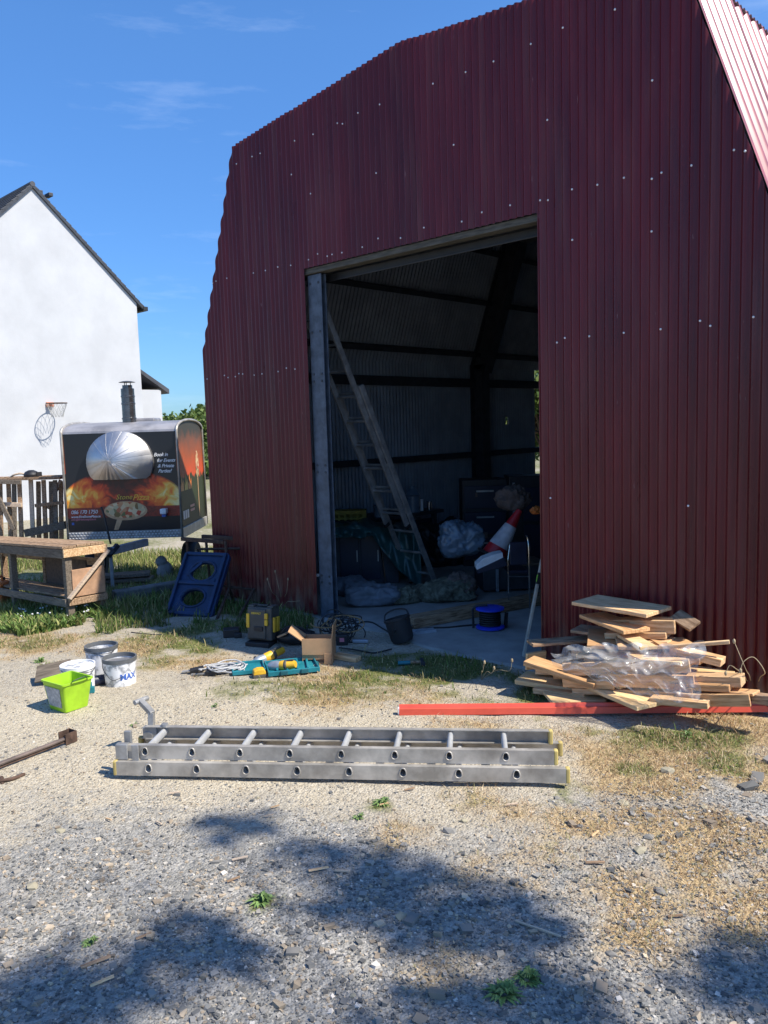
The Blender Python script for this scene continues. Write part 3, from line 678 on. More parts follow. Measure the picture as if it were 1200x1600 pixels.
# hood built of tapering steel segments
hc = TL(189, 722); hR = (TL(242, 714).x-TL(135, 714).x)/2*.97; hz = TL(190, 748).z; hrise = hR*.93
hood = MB(); NG = 26
def hoodpt(a, t):
    ca_, sa_ = math.cos(a), math.sin(a)
    rr = 1.0
    if sa_ < 0: rr = min(1.0, (hc.z-hz)/(-sa_*hrise))
    x = hc.x+hR*rr*t*ca_-(1-t)*.065; z = hc.z+hrise*rr*t*sa_+(1-t)*.03
    tt = min(1.0, t*rr); y = -(.06+.22*(1-tt**1.75))
    return Vector((x, y*.86, z))
rim = MB(); rim_pts = []
for k in range(NG*2): rim_pts.append(hoodpt(2*math.pi*k/(NG*2), 1))
nrp = len(rim_pts)
rim.add(rim_pts+[Vector((p.x, .001, p.z)) for p in rim_pts], [(i, (i+1) % nrp, nrp+(i+1) % nrp, nrp+i) for i in range(nrp) if not abs(rim_pts[i].z-hz) < .002])
hd = link('hood', rim, stainless, trailer)
for k in range(NG):
    a0, a1 = 2*math.pi*k/NG, 2*math.pi*(k+1)/NG; g = MB()
    ts = [.0, .25, .5, .75, 1.0]; vs = []
    for t_ in ts: vs += [hoodpt(a0, t_)+Vector((0, -.002, 0)), hoodpt((a0+a1)/2, t_)+Vector((0, -.006*t_, 0)), hoodpt(a1, t_)]
    j_ = random.uniform(-.005, .005); vs = [v+Vector((0, j_*(1 if q_ % 3 == 2 else 0)*min(1, (q_//3)/2), 0)) for q_, v in enumerate(vs)]
    g.add(vs, [(3*i+j, 3*i+3+j, 3*i+4+j, 3*i+1+j) for i in range(4) for j in (0, 1)]); g.tube([hoodpt(a0, t_)+Vector((0, -.003, 0)) for t_ in ts], .0022, 4); link('hood_segment', g, stainless, hd, auto=20)
# print on the front
def decal(name, me, m, px, py, M=None, off=-.0012, parent=None):
    p = TL(px, py); o = bpy.data.objects.new(name, me); COL.objects.link(o); me.materials.append(m); o.parent = parent or trailer
    o.location = (p.x, off, p.z); o.rotation_euler = (R(90), 0, 0)
    if M: o.rotation_euler = M
    return o
ppm = (TL(283, 760).x-TL(104, 760).x)/179.0
for s, px, py in (('Book in', 240, 713), ('for Events', 245, 722), ('& Private', 246, 730.5), ('Parties!', 247, 738.5)):
    decal('lettering', text_mesh(s, 7.6*ppm, .35, .0008, bold=.0010, spacing=.92), white_print, px, py)
decal('lettering', text_mesh('Stone', 11*ppm, .35, .0008), gold_print, 181, 780.5)
decal('lettering', text_mesh('Pizza', 13*ppm, .4, .0008, bold=.0014), mat('amber_print', (.85, .42, .04), rough=.4, var=.15, scale=30), 207, 781.5)
decal('lettering', text_mesh('086 170 1750', 8.4*ppm, .2, .0008, spacing=.9), white_print, 111, 803.5)
decal('lettering', text_mesh('www.FireStonePizza.ie', 5.0*ppm, .25, .0008, bold=.0006), white_print, 111.5, 809.5)
decal('lettering', text_mesh('info@firestonepizza.ie', 4.3*ppm, .25, .0008, bold=.0005), pink_print, 111.5, 813.6)
decal('badge', plate([(0, 0), (.028, 0), (.028, .028), (0, .028)], [], .001), blue_print, 112.5, 820.5)
def pizza_mat():
    m, t, bb = nodes('pizza_print'); l = t.links.new
    tcn = N(t, 'ShaderNodeTexCoord'); v = N(t, 'ShaderNodeTexVoronoi'); v.inputs['Scale'].default_value = 22; l(tcn.outputs['Object'], v.inputs['Vector'])
    rp = N(t, 'ShaderNodeValToRGB'); e = rp.color_ramp.elements; cols = [(.1, (.45, .05, .02)), (.35, (.62, .40, .18)), (.6, (.70, .55, .33)), (.8, (.08, .12, .03)), (.9, (.55, .10, .04))]
    while len(e) < len(cols): e.new(.5)
    for i, (p, c) in enumerate(cols): e[i].position = p; e[i].color = (*c, 1)
    l(v.outputs['Color'], rp.inputs[0]); l(rp.outputs[0], bb.inputs['Base Color']); bb.inputs['Roughness'].default_value = .35; return m
pzm = pizza_mat()
decal('pizza_paddle', plate(circ(0, 0, 34*ppm, 32, 15*ppm), [], .001), tan_print, 196.5, 798, off=-.0012)
decal('pizza_picture', plate(circ(0, 0, 31*ppm, 32, 12.6*ppm), [], .001), pzm, 196.5, 796.5, off=-.0026)
decal('paddle_handle', plate([(-3*ppm, 0), (6*ppm, 0), (-2*ppm, -17*ppm), (-9*ppm, -17*ppm)], [], .001), tan_print, 186, 811, off=-.0014)
b = MB(); p = TL(258, 798); b.box((p.x, -.05, p.z), (.07, .10, .06)); so = link('socket', b, whitep, trailer, bevel=.008)
b = MB(); b.box((p.x, -.04, p.z-.048), (.045, .07, .034)); link('socket_cover', b, blue_print, so, bevel=.005)
# print on the right side
def sdecal(name, me, m, y, z): 
    o = bpy.data.objects.new(name, me); COL.objects.link(o); me.materials.append(m); o.parent = trailer
    o.location = (XR-.0055, y, z); o.rotation_euler = (R(90), 0, R(90)); return o
sdecal('pizza_picture', plate(circ(0, 0, .085, 20, .17), [], .001), pzm, .95, ZT-.42)
sdecal('paddle_handle', plate([(-.015, 0), (.015, 0), (.015, -.5), (-.015, -.5)], [], .001), tan_print, .95, ZT-.58)
for i, (dy, c) in enumerate(((.14, orange_print), (.34, gold_print), (.52, orange_print))):
    sdecal('flame_picture', plate([(-.08, 0), (-.09, .10), (-.04, .06), (-.01, .20), (.03, .08), (.08, .13), (.07, 0)], [], .001), c, dy, ZT-.70)
for i in range(3): sdecal('print_block', plate([(0, 0), (.08, 0), (.08, .10), (0, .10)], [], .001), white_print, .12+.10*i, ZP0+.09)
for i in range(2): sdecal('print_block', plate([(0, 0), (.22, 0), (.22, .03), (0, .03)], [], .001), pink_print, .48, ZP0+.20-.05*i)
# chimney
cp = TL(202, 655, .42)
b = MB(); b.lathe([(r_*1.28, z_) for r_, z_ in [(.062, -.12), (.062, .0), (.066, .0), (.066, .015), (.06, .02), (.06, .17), (.064, .175), (.064, .19), (.06, .195), (.06, .255), (.064, .26), (.064, .275), (.06, .28), (.06, .36), (.045, .365), (.045, .40), (.001, .40)]], 20, (cp.x, .42, cp.z)); ch = link('flue', b, mat('dark_flue_steel', (.12, .12, .125), rough=.25, metal=.8, var=.3), trailer, auto=30)
b = MB()
for a in range(3): b.tube([(cp.x+.04*math.cos(a*2.1), .42+.04*math.sin(a*2.1), cp.z+.39), (cp.x+.04*math.cos(a*2.1), .42+.04*math.sin(a*2.1), cp.z+.44)], .005, 5)
b.lathe([(.001, .452), (.05, .447), (.095, .435), (.095, .432), (.001, .438)], 20, (cp.x, .42, cp.z)); link('flue_cap', b, darksteel, ch, auto=30)
# roof hatch behind
b = MB(); p = TL(232, 650, .8); b.box((p.x, .75, ZTOP+.01), (.26, .3, .06)); link('roof_vent', b, mat('dull_roof_metal', (.3, .3, .3)), trailer, bevel=.02)
# drawbar and hand brake
pa = toloc(trailer, D(229, 847, 9.28)); pb = toloc(trailer, D(174, 861, 8.75))
b = MB(); b.beam(pa, pb, .06, .085); db = link('drawbar', b, galv, trailer, bevel=.006)
b = MB(); q = pb+(pb-pa).normalized()*.04; b.blob(q, (.06, .05, .055), 3, .25); b.beam(q+Vector((-.01, 0, -.05)), q+Vector((.07, .1, .06)), .05, .05); link('coupling', b, darksteel, db, bevel=.005)
b = MB(); hb0 = toloc(trailer, D(173, 850, 8.8)); hb1 = toloc(trailer, D(162, 803, 8.8)); hb2 = toloc(trailer, D(158, 792, 8.8)); b.tube([hb0, hb1, hb2], .012, 6); link('brake_lever', b, black, db)
b = MB(); b.tube([q+Vector((0, .05, 0)), Vector((q.x, q.y+.05, gz((tb.x, tb.y))-.02))], .02, 8); link('prop_stand', b, galv, db)

# ================================================================ WORKBENCH, CRATE FRAME, LEFT YARD
def boxpart(name, m, parent, pieces, bevel=.003, world=True, label=None):
    b = MB()
    for pc in pieces: b.beam(*pc)
    return link(name, b, m, parent, world=world, bevel=bevel, label=label)
fr = G(111, 968, -.01)            # foot of the front right leg
WB = thing('work_bench', 'weathered timber bench with a pale diagonal brace and low shelf', 'work bench', fr)
sl = -.055
def W(l, d, z): return fr+Vector((-l, d+.02*l, z+sl*l))   # l to the left along the front, d to the back
LW, DWB, ZTB = 2.6, .34, .655
for l, d, m in ((0, 0, wood_grey), (.02, DWB-.02, wood_old), (1.30, 0, wood_grey), (1.30, DWB, wood_old), (2.5, 0, wood_grey), (2.5, DWB, wood_old)):
    base = W(l, d, 0); base.z = gz(base)-.03
    boxpart('leg', m, WB, [(base, W(l, d, ZTB-.075), .062, .062, (0, 1, 0))])
boxpart('front_rail', wood_grey, WB, [(W(-.04, -.045, ZTB-.045), W(LW, -.045, ZTB-.045), .024, .082)])
boxpart('side_rail', wood, WB, [(W(-.047, -.05, ZTB-.04), W(-.047, DWB+.03, ZTB-.04), .024, .075)])
for k in range(3):
    d = -.045+.135*k; boxpart('top_board', wood_old, WB, [(W(-.06, d+.05, ZTB+.012+.003*(k % 2)), W(LW, d+.05, ZTB+.012), .13, .024)])
boxpart('lower_rail', wood_grey, WB, [(W(-.035, -.045, .16), W(LW, -.045, .16), .024, .07)])
boxpart('lower_side_rail', wood_old, WB, [(W(-.048, -.03, .165), W(-.048, DWB, .165), .024, .06)])
for k in range(3): boxpart('shelf_board', wood_old, WB, [(W(0, .06+.105*k, .20), W(LW, .06+.105*k, .20), .10, .018)])
boxpart('brace', wood_lit, WB, [(W(-.07, -.035, .20), W(-.07, DWB+.03, ZTB-.06), .02, .06, (1, 0, 0))], label='sunlit pale diagonal brace')
boxpart('side_panel', ply, WB, [(W(-.035, .02, .33), W(-.035, DWB-.01, .33), .012, .25)])
boxpart('back_panel', plyd, WB, [(W(.30, DWB-.02, .35), W(1.25, DWB-.02, .35), .012, .28)])
boxpart('back_rail', wood_old, WB, [(W(.0, DWB, .48), W(LW, DWB, .48), .03, .07)])
# slatted crate frame behind the bench
cfp = D(50, 838, 9.75); CF_ = thing('crate_frame', 'open slatted timber crate frame standing behind the bench by the trailer', 'crate', (cfp.x, cfp.y, gz(cfp)))
def CD(px, py, dd): return D(px, py, dd)
for px0, px1, m in ((30, 34, wood_old), (48, 52, wood_lit), (68, 72, wood_old), (86, 88, wood_grey), (13, 17, wood_old), (0, 2, wood_old)):
    a, b_ = CD(px0, 750, 9.7), CD(px1, 846, 9.7); boxpart('slat', m, CF_, [(b_, a, .05, .025, FH)])
for px0, m in ((22, wood_grey), (60, wood_old), (80, wood_grey), (95, wood_old)):
    a, b_ = CD(px0, 752, 10.2), CD(px0+1, 842, 10.2); boxpart('slat', m, CF_, [(b_, a, .055, .025, FH)])
boxpart('top_board', wood_old, CF_, [(CD(-30, 750, 9.65), CD(96, 746.5, 9.65), .10, .03)])
boxpart('top_board', wood_old, CF_, [(CD(-30, 748, 10.1), CD(98, 744, 10.1), .12, .03)])
boxpart('top_board', wood_grey, CF_, [(CD(-30, 752, 9.55), CD(33, 753.5, 9.55), .04, .05)])
boxpart('middle_rail', wood_lit, CF_, [(CD(-30, 787, 9.66), CD(34, 789, 9.66), .04, .05)])
boxpart('middle_rail', wood_old, CF_, [(CD(55, 790, 9.66), CD(99, 785, 9.66), .04, .04)])
boxpart('brace', wood_grey, CF_, [(CD(-6, 770, 9.6), CD(22, 828, 9.6), .05, .03, FH)])
boxpart('brace', wood_old, CF_, [(CD(75, 795, 10.1), CD(95, 750, 10.1), .04, .03, FH)])
boxpart('bottom_rail', wood_grey, CF_, [(CD(40, 833, 9.6), CD(103, 820, 9.6), .08, .09)])
b = MB(); p = CD(49, 741, 9.7); b.lathe([(.085, -.03), (.09, .0), (.07, .03), (.03, .05), (.001, .052)], 18, p); b.box(p+Vector((.06, .06, .0)), (.06, .06, .05)); tag(link('cap', b, black, auto=40), 'black domed cap lying on the crate frame top', 'cap')
b = MB(); b.tube(curve_pts([CD(14, 748, 9.8), CD(22, 742, 9.75), CD(34, 740, 9.75), CD(46, 745, 9.75)]), .012, 6); tag(link('hose', b, wood_lit, smooth=True), 'tan bent hose resting on top of the crate frame', 'hose')
p = CD(2, 905, 8.5); og = thing('fuel_can', 'orange can half hidden behind the bench at the left edge', 'can', (p.x-.05, p.y, gz(p)), YAW)
b = MB(); b.box((0, 0, .14), (.12, .2, .30)); link('can_body', b, orange, og, bevel=.02)
b = MB(); b.tube([(0, -.06, .29), (0, -.05, .34), (0, .05, .34), (0, .06, .29)], .012, 6); link('handle', b, orange, og)
b = MB(); b.lathe([(.02, 0), (.02, .03), (.001, .03)], 10, (0, .085, .29)); link('cap', b, black, og)
# grey stone ornament, sleeper, slab, plank under the trailer
p = G(258, 888); st = MB(); st.blob((0, 0, .11), (.10, .08, .14), 5, .22, flat=-.11); st.blob((-.04, -.01, .24), (.075, .065, .065), 9, .2)
o = link('stone', st, stone_pale, smooth=True); o.location = (p.x, p.y, gz(p)); o.rotation_euler = (0, 0, YAW); tag(o, 'pale weathered stone lump standing under the trailer corner', 'stone')
a, b_ = D(176, 903, 7.9), D(288, 882, 8.3); a.z = gz(a)+.07; b_.z = gz(b_)+.07
m_ = MB(); m_.beam((0, 0, 0), ((b_-a).length, 0, 0), .16, .17); o = link('timber_sleeper', m_, concrete_old, bevel=.012); o.matrix_world = Matrix.Translation(a) @ (b_-a).to_track_quat('X', 'Z').to_matrix().to_4x4(); tag(o, 'dark old sleeper lying in the grass before the trailer', 'sleeper')
p = G(245, 915, -.05); m_ = MB(); m_.box((0, 0, 0), (.75, .55, .06)); o = link('concrete_slab', m_, concrete, bevel=.01); o.location = (p.x, p.y, gz(p)+.015); o.rotation_euler = (0, 0, YAW+.2); tag(o, 'flat grey slab in the grass behind the blue panel', 'slab')
a, b_ = G(172, 925), G(210, 928); a.z = gz(a)+.03; b_.z = gz(b_)+.02
m_ = MB(); m_.beam(a, b_, .03, .02); tag(link('batten', m_, wood_lit, bevel=.002), 'thin pale batten lying in grass beside the bench', 'batten')
a, b_ = D(165, 863, 9.0), D(226, 862, 9.2); a.z = gz(a)+.22; b_.z = a.z
pk = thing('plank_stack', 'grey boards stacked on blocks under the trailer drawbar', 'boards', ((a.x+b_.x)/2, (a.y+b_.y)/2, gz(a)))
for k in range(3):
    boxpart('board', wood_grey, pk, [(a+Vector((-.35-.1*k, -.3, -.03-.055*k)), b_+Vector((.06*k, .05, -.03-.055*k)), .22, .035)])
boxpart('block', concrete_old, pk, [((a.x, a.y, gz(a)-.03), (a.x, a.y, a.z-.16), .2, .2, (0, 1, 0))]); boxpart('block', concrete_old, pk, [((b_.x, b_.y, gz(b_)-.03), (b_.x, b_.y, b_.z-.16), .2, .2, (0, 1, 0))])

# ---- blue moulded panel leaning on the trestle
P0, P1, P2, P3 = G(260, 961, -.005), G(331, 966, -.005), D(341, 868, 7.45), D(289, 864, 7.72)
wx = (P1-P0); wl = wx.length; wx.normalize(); wy = (P3-P0)-wx*(P3-P0).dot(wx); hl = wy.length; wy.normalize(); wz = wx.cross(wy)
bp_ = thing('moulded_panel', 'blue moulded plastic panel with two round openings leaning on the trestle', 'plastic panel', P0)
bp_.matrix_world = Matrix(((wx.x, wy.x, wz.x, P0.x), (wx.y, wy.y, wz.y, P0.y), (wx.z, wy.z, wz.z, P0.z), (0, 0, 0, 1)))
bp_.rotation_euler = Matrix((wx, wy, wz)).transposed().to_euler()
sh = (P3-P0).dot(wx)
def Q(u, v): return (u*wl+sh*v*.6, v*hl)
me = plate([Q(0.02, 0), Q(.98, 0), Q(1, .05), Q(1.0, .95), Q(.95, 1), Q(.08, 1), Q(0, .92), Q(0, .05)], [circ(*Q(.48, .28), .115*wl/.45, 14, .088), circ(*Q(.52, .70), .12*wl/.45, 12, .10)], .03, .006)
link('panel', me, blue, bp_)
for (u, v, r1, r2) in ((.48, .28, .125, .098), (.52, .70, .13, .11)):
    b = MB(); c = Q(u, v); n_ = 14; k_ = wl/.45
    b.tube([(c[0]+r1*k_*math.cos(t), c[1]+r2*math.sin(t), .02) for t in np.linspace(0, 2*math.pi, n_+1)], .012, 6, cap=False); link('opening_rim', b, blue, bp_, smooth=True)
for u in (.06, .94):
    b = MB(); b.beam((*Q(u, .03), .03), (*Q(u, .97), .03), .03, .045); link('side_rib', b, blue, bp_, bevel=.008)
for v in (.03, .5, .97):
    b = MB(); b.beam((*Q(.05, v), .026), (*Q(.95, v), .026), .035, .03); link('cross_rib', b, blue, bp_, bevel=.008)
b = MB(); b.beam((*Q(.2, .62), .02), (*Q(.45, .84), .02), .03, .02); link('lug', b, blue, bp_, bevel=.006)
b = MB(); b.beam((*Q(.62, .52), .02), (*Q(.86, .56), .02), .04, .02); link('lug', b, blue, bp_, bevel=.006)
# ---- rusty trestle
tr = thing('trestle', 'rusty folding steel trestle standing against the barn wall', 'trestle', G(370, 968))
def tt(px, py, d): return D(px, py, d)
def tpart(name, pts, r=.014, m=rust):
    b = MB(); b.tube(pts, r, 8); return link(name, b, m, tr, world=True, smooth=False)
b = MB(); b.beam(tt(284, 842, 7.75), tt(350, 847, 7.55), .035, .035); link('top_bar', b, rust, tr, world=True, bevel=.003)
b = MB(); b.beam(tt(316, 838, 7.95), tt(395, 843, 7.75), .035, .035); link('top_bar', b, rust, tr, world=True, bevel=.003)
for px, dd in ((352, 7.55), (392, 7.72)):
    kn = tt(px+6, 919, dd-.05); ft = G(px-14 if px < 380 else px-24, 970 if px < 380 else 975); ft.z = gz(ft)-.01
    tpart('leg', [tt(px, 845, dd), kn]); tpart('foot_strut', [kn, ft])
    ft2 = kn+FH*.25; ft2.z = gz(ft2)-.01; tpart('foot_strut', [kn, ft2])
for px, dd in ((292, 7.78), (322, 7.9)): 
    e = tt(px, 846, dd); f_ = e+FH*.12; f_.z = gz(f_)-.01; tpart('leg', [e, f_])
tpart('cross_bar', [tt(338, 914, 7.6), tt(394, 921, 7.66)], .010); tpart('cross_bar', [tt(308, 858, 7.85), tt(392, 857, 7.74)], .012); tpart('cross_bar', [tt(358, 919, 7.5), tt(404, 920, 7.8)], .008)

# ================================================================ TUBS
tc_ = G(108, 1104); gt = thing('storage_tub', 'lime green rectangular tub with a scuffed label', 'tub', (tc_.x, tc_.y, gz(tc_)), YAW-R(36))
def tub_loft(wb, db, wt, dt, h, th, r=.02):
    def ringp(wd, dp, z):
        k = r; pts = []
        for cx, cy, a0 in ((wd/2-k, dp/2-k, 0), (-wd/2+k, dp/2-k, 90), (-wd/2+k, -dp/2+k, 180), (wd/2-k, -dp/2+k, 270)):
            for t in range(4): a = R(a0+30*t); pts.append(Vector((cx+k*math.cos(a), cy+k*math.sin(a), z)))
        return pts
    rings = [ringp(wb, db, 0), ringp(wt, dt, h), ringp(wt+.014, dt+.014, h), ringp(wt+.014, dt+.014, h+.012), ringp(wt-2*th, dt-2*th, h+.012), ringp(wb-2*th, db-2*th, th)]
    b = MB(); n = len(rings[0]); vs = [p for q in rings for p in q]
    b.add(vs, [(i*n+j, i*n+(j+1) % n, (i+1)*n+(j+1) % n, (i+1)*n+j) for i in range(len(rings)-1) for j in range(n)]+[tuple(range(n-1, -1, -1)), tuple((len(rings)-1)*n+j for j in range(n))]); return b
tw, td_, th_ = .215, .20, .20
gt.scale = (.86, .86, .86)
link('tub_body', tub_loft(.20, .185, .265, .235, th_, .004), lime, gt, auto=40)
b = MB(); b.add([(-.080, -.0995, .03), (.072, -.0995, .03), (.085, -.1175, .172), (-.098, -.1175, .172)], [(0, 1, 2, 3)]); b.add([(-.080, -.0975, .03), (.072, -.0975, .03), (.085, -.1155, .172), (-.098, -.1155, .172)], [(3, 2, 1, 0)]); link('paper_label', b, label_grey, gt)
b = MB(); b.tube(curve_pts([(.135, -.06, .205), (.16, -.05, .23), (.17, .03, .24), (.14, .07, .205)]), .003, 5); link('wire_handle', b, darksteel, gt)
# round paint tubs
def bucket(name, label, px, py, rb, rt, h, body, rimm, rz, group=None, word=None, handle=True, contents=None, fill=.6):
    p = G(px, py); t = thing(name, label, 'bucket', (p.x, p.y, gz(p)), rz, group); t.scale = (.84, .84, .84)
    b = MB(); b.lathe([(.001, 0), (rb, 0), (rt, h-.025)], 32); b.lathe([(rt-.004, h-.02), (rb-.004, .004), (.001, .004)], 32); link('bucket_body', b, body, t, auto=40)
    b = MB(); b.lathe([(rt, h-.03), (rt+.006, h-.03), (rt+.006, h), (rt-.005, h), (rt-.008, h-.03)], 32); link('bucket_rim', b, rimm, t, auto=40)
    if contents: 
        b = MB(); r_ = rb+(rt-rb)*fill-.005; b.lathe([(.001, h*fill+.006), (r_*.5, h*fill+.002), (r_, h*fill)], 24); link('dried_paint', b, contents, t, smooth=True)
    if handle:
        b = MB(); b.tube(curve_pts([(-rt-.005, 0, h-.02), (-rt*.85, -rt*.55, h*.62), (-.02, -rt*1.06, h*.30), (rt*.5, -rt*.95, h*.18+.05)] if word else [(-rt-.005, 0, h-.02), (-rt*.7, -rt*.9, h-.03), (rt*.7, -rt*.9, h-.045), (rt+.005, 0, h-.02)]), .0028, 5)
        link('wire_handle', b, darksteel, t)
    if word:
        me = text_mesh(word, .065, 0, .0006, bold=.002)
        for v in me.vertices:
            a = -math.pi/2+v.co.x/rt+.30; rr = rb+(rt-rb)*((.055+v.co.y)/h)+.0015+v.co.z; z = .055+v.co.y
            v.co = (rr*math.cos(a), rr*math.sin(a), z)
        link('lettering', me, blue_print, t)
    return t
rim_grey = mat('grey_rim', (.11, .115, .12), rough=.5, var=.2)
splash = mat('paint_splashed_plastic', (.45, .46, .48), rough=.5, var=.3, scale=14, col2=(.78, .78, .79), lo=.40, hi=.52)
bucket('paint_bucket', 'white paint bucket with blue MAX lettering and dark grey rim', 189, 1068, .118, .127, .215, splash, rim_grey, YAW, 'paint buckets beside the lime tub', 'MAX', contents=greyp, fill=.8)
bucket('paint_bucket', 'open splashed paint bucket standing at the back of the bucket cluster', 161, 1052, .118, .128, .225, splash, rim_grey, YAW, 'paint buckets beside the lime tub', contents=rim_grey, fill=.55)
bucket('paint_bucket', 'paint bucket with a bright silver grey top right behind the lime tub', 124, 1078, .115, .125, .20, splash, whitep, YAW+.4, 'paint buckets beside the lime tub', contents=splash, fill=.94)
p = G(156, 1072); o = thing('spray_bottle', 'small dark bottle with pale cap lying between the buckets', 'bottle', (p.x, p.y, gz(p)+.035), YAW+.5)
b = MB(); b.lathe([(.001, -.07), (.033, -.07), (.033, .04), (.02, .06), (.02, .075)], 16, M=Matrix.Rotation(R(90), 3, 'Y')); link('bottle_body', b, navy, o, auto=40)
b = MB(); b.lathe([(.022, .075), (.022, .11), (.001, .11)], 14, M=Matrix.Rotation(R(90), 3, 'Y')); link('bottle_cap', b, whitep, o, auto=40)
p = G(142, 1084); b = MB(); b.box((0, 0, .02), (.05, .035, .04)); b.lathe([(.012, .04), (.012, .07), (.001, .07)], 10); o = link('glue_tube', b, teal, bevel=.006); o.location = (p.x, p.y, gz(p)); o.rotation_euler = (0, 0, 1); tag(o, 'small teal tube on the ground beside the lime tub', 'tube')
p = G(84, 1066); b = MB(); b.box((0, 0, 0), (.22, .17, .012)); o = link('offcut_board', b, wood_grey, bevel=.002); o.location = (p.x, p.y, gz(p)+.075); o.rotation_euler = (R(24), R(-8), YAW+.2); tag(o, 'grey board offcut propped behind the lime tub', 'board')

# ================================================================ STEEL PROP BARS (left foreground)
a, b_ = G(-25, 1203, .03), G(103, 1154, .03)
pb_ = thing('steel_prop', 'rusty steel prop with a square bracket end lying on the gravel', 'prop', G(40, 1178))
b = MB(); b.tube([a, b_], .011, 10); link('bar', b, mat('brown_steel', (.15, .115, .10), rough=.6, metal=.4, var=.3), pb_, world=True)
b = MB(); b.tube([a+Vector((.0, -.01, -.018)), b_+Vector((0, 0, -.018))], .006, 6); link('bar', b, rust, pb_, world=True)
q = G(106, 1151, .03); dv = (b_-a).normalized(); nv_ = Vector((0, 0, 1)).cross(dv)
b = MB(); b.beam(q-dv*.035+nv_*.03, q+dv*.035+nv_*.03, .005, .06); b.beam(q-dv*.035-nv_*.03, q+dv*.035-nv_*.03, .005, .06); b.beam(q+dv*.032-nv_*.028, q+dv*.032+nv_*.028, .005, .06); b.tube([q-nv_*.034, q+nv_*.034], .008, 8); link('bracket', b, rust, pb_, world=True)
b = MB(); b.tube(curve_pts([G(-20, 1222, .015), G(14, 1218, .02), G(38, 1210, .012)]), .009, 8); b.tube([G(2, 1215, .02), G(4, 1228, .0)], .011, 8); tag(link('steel_hook', b, rust, smooth=True), 'short rusty steel hook at the left edge of the gravel', 'hook')

# ================================================================ GROUND LADDER
E0, E1 = G(182, 1218), G(886, 1231); ex = (E1-E0); LL = ex.length; ex.normalize(); ey = Vector((-ex.y, ex.x, 0))
ld = thing('extension_ladder', 'worn two-section aluminium ladder lying flat on the gravel', 'ladder', (E0.x, E0.y, 0.022), math.atan2(ex.y, ex.x))
RH = .067; RW_L = .325
def teardrop(cx, cz, r): return [(cx+r*math.cos(a)*(1 if math.sin(a) < 0 else .92), cz+r*1.12*math.sin(a)+(.004 if math.sin(a) > .5 else 0)) for a in np.linspace(0, 2*math.pi, 14, endpoint=False)]
def section(x0, Ls, z0, y0, y1, holes, tube_r, cap_right=True, cap_left=True, tag_='lower'):
    for y, inner in ((y0, 1), (y1, -1)):
        me = plate([(x0, z0), (x0+Ls, z0), (x0+Ls, z0+RH), (x0, z0+RH)], [teardrop(h, z0+RH*.53, tube_r*.95) for h in holes], .003)
        for v in me.vertices: v.co = (v.co.x, y+v.co.z, v.co.y)
        rl = link('rail', me, alu, ld, auto=30)
        b = MB(); 
        for zz in (z0+.002, z0+RH-.002): b.box((x0+Ls/2, y+inner*.014, zz), (Ls, .026, .004))
        link('flange', b, alu, rl)
        for h in holes:      # raised lip round each rung end
            b = MB(); t_ = teardrop(h, z0+RH*.53, tube_r*1.03); b.tube([(u, y-inner*.003, v) for u, v in t_+[t_[0]]], .0032, 5, cap=False); link('rung_collar', b, alu, rl, smooth=True)
        for xx, ok_ in ((x0+Ls, cap_right), (x0, cap_left)):
            if ok_:
                sgn = 1 if xx > x0+.5 else -1
                b = MB(); b.box((xx+sgn*.004, y+inner*.013, z0+RH/2), (.022, .032, RH+.006)); link('end_cap', b, yellow_cap, rl, bevel=.007)
    for h in holes:
        b = MB(); n = 14; t_ = teardrop(h, z0+RH*.53, tube_r)
        t2 = teardrop(h, z0+RH*.53, tube_r-.003)
        vs = [(u, y0+.0, v) for u, v in t_]+[(u, y1-.0, v) for u, v in t_]+[(u, y0, v) for u, v in t2]+[(u, y1, v) for u, v in t2]
        b.add(vs, [(i, (i+1) % n, n+(i+1) % n, n+i) for i in range(n)]+[(2*n+(i+1) % n, 2*n+i, 3*n+i, 3*n+(i+1) % n) for i in range(n)])
        link('rung', b, mat('bright_aluminium', (.62, .62, .62), rough=.38, metal=.7, var=.1), ld, auto=50)
def LX(px, py, z): return toloc(ld, G(px, py, z)).x
hl_ = [LX(px, 1207, .04) for px in (232, 308, 386, 466, 547, 631, 717, 806)]
section(0.0, LL, 0.0, 0.0, RW_L, hl_, .0165)
hu_ = [LX(px, 1187, .105) for px in (222, 297, 373, 452, 533, 617, 702, 790)]
xu0 = LX(198, 1175, .12); xu1 = LX(868, 1190, .12)
section(xu0, xu1-xu0, RH+.004, .03, RW_L-.03, hu_, .0155, cap_left=False)
# brackets at the left end
b = MB(); b.box((xu0-.015, .035, RH+.04), (.06, .035, .075)); b.box((xu0+.055, .018, RH+.035), (.035, .006, .085)); b.box((xu0-.0, .07, RH+.085), (.035, .02, .085)); link('guide_bracket', b, alu_dark, ld, bevel=.003)
qa = toloc(ld, G(236, 1160, .14)); hk = Vector((xu0-.005, RW_L-.04, RH+.035))
b = MB(); b.box((xu0+.02, RW_L-.03, RH+.035), (.075, .035, .06)); b.lathe([(.001, -.02), (.026, -.02), (.026, .02), (.001, .02)], 14, (xu0+.01, RW_L-.03, RH+.02), Matrix.Rotation(R(90), 3, 'X')); link('guide_bracket', b, alu_dark, ld, bevel=.003)
b = MB(); k0 = Vector((xu0+.02, RW_L-.02, RH+.06)); k1 = k0+Vector((-.0, .01, .07)); k2 = k1+Vector((-.075, .045, .045)); b.beam(k0, k1, .03, .028); b.beam(k1-(k2-k1)*.1, k2, .03, .026); b.tube([k2+Vector((-.02, -.03, 0)), k2+Vector((.02, .05, 0))], .014, 8); link('hook_arm', b, alu_dark, ld, bevel=.003)
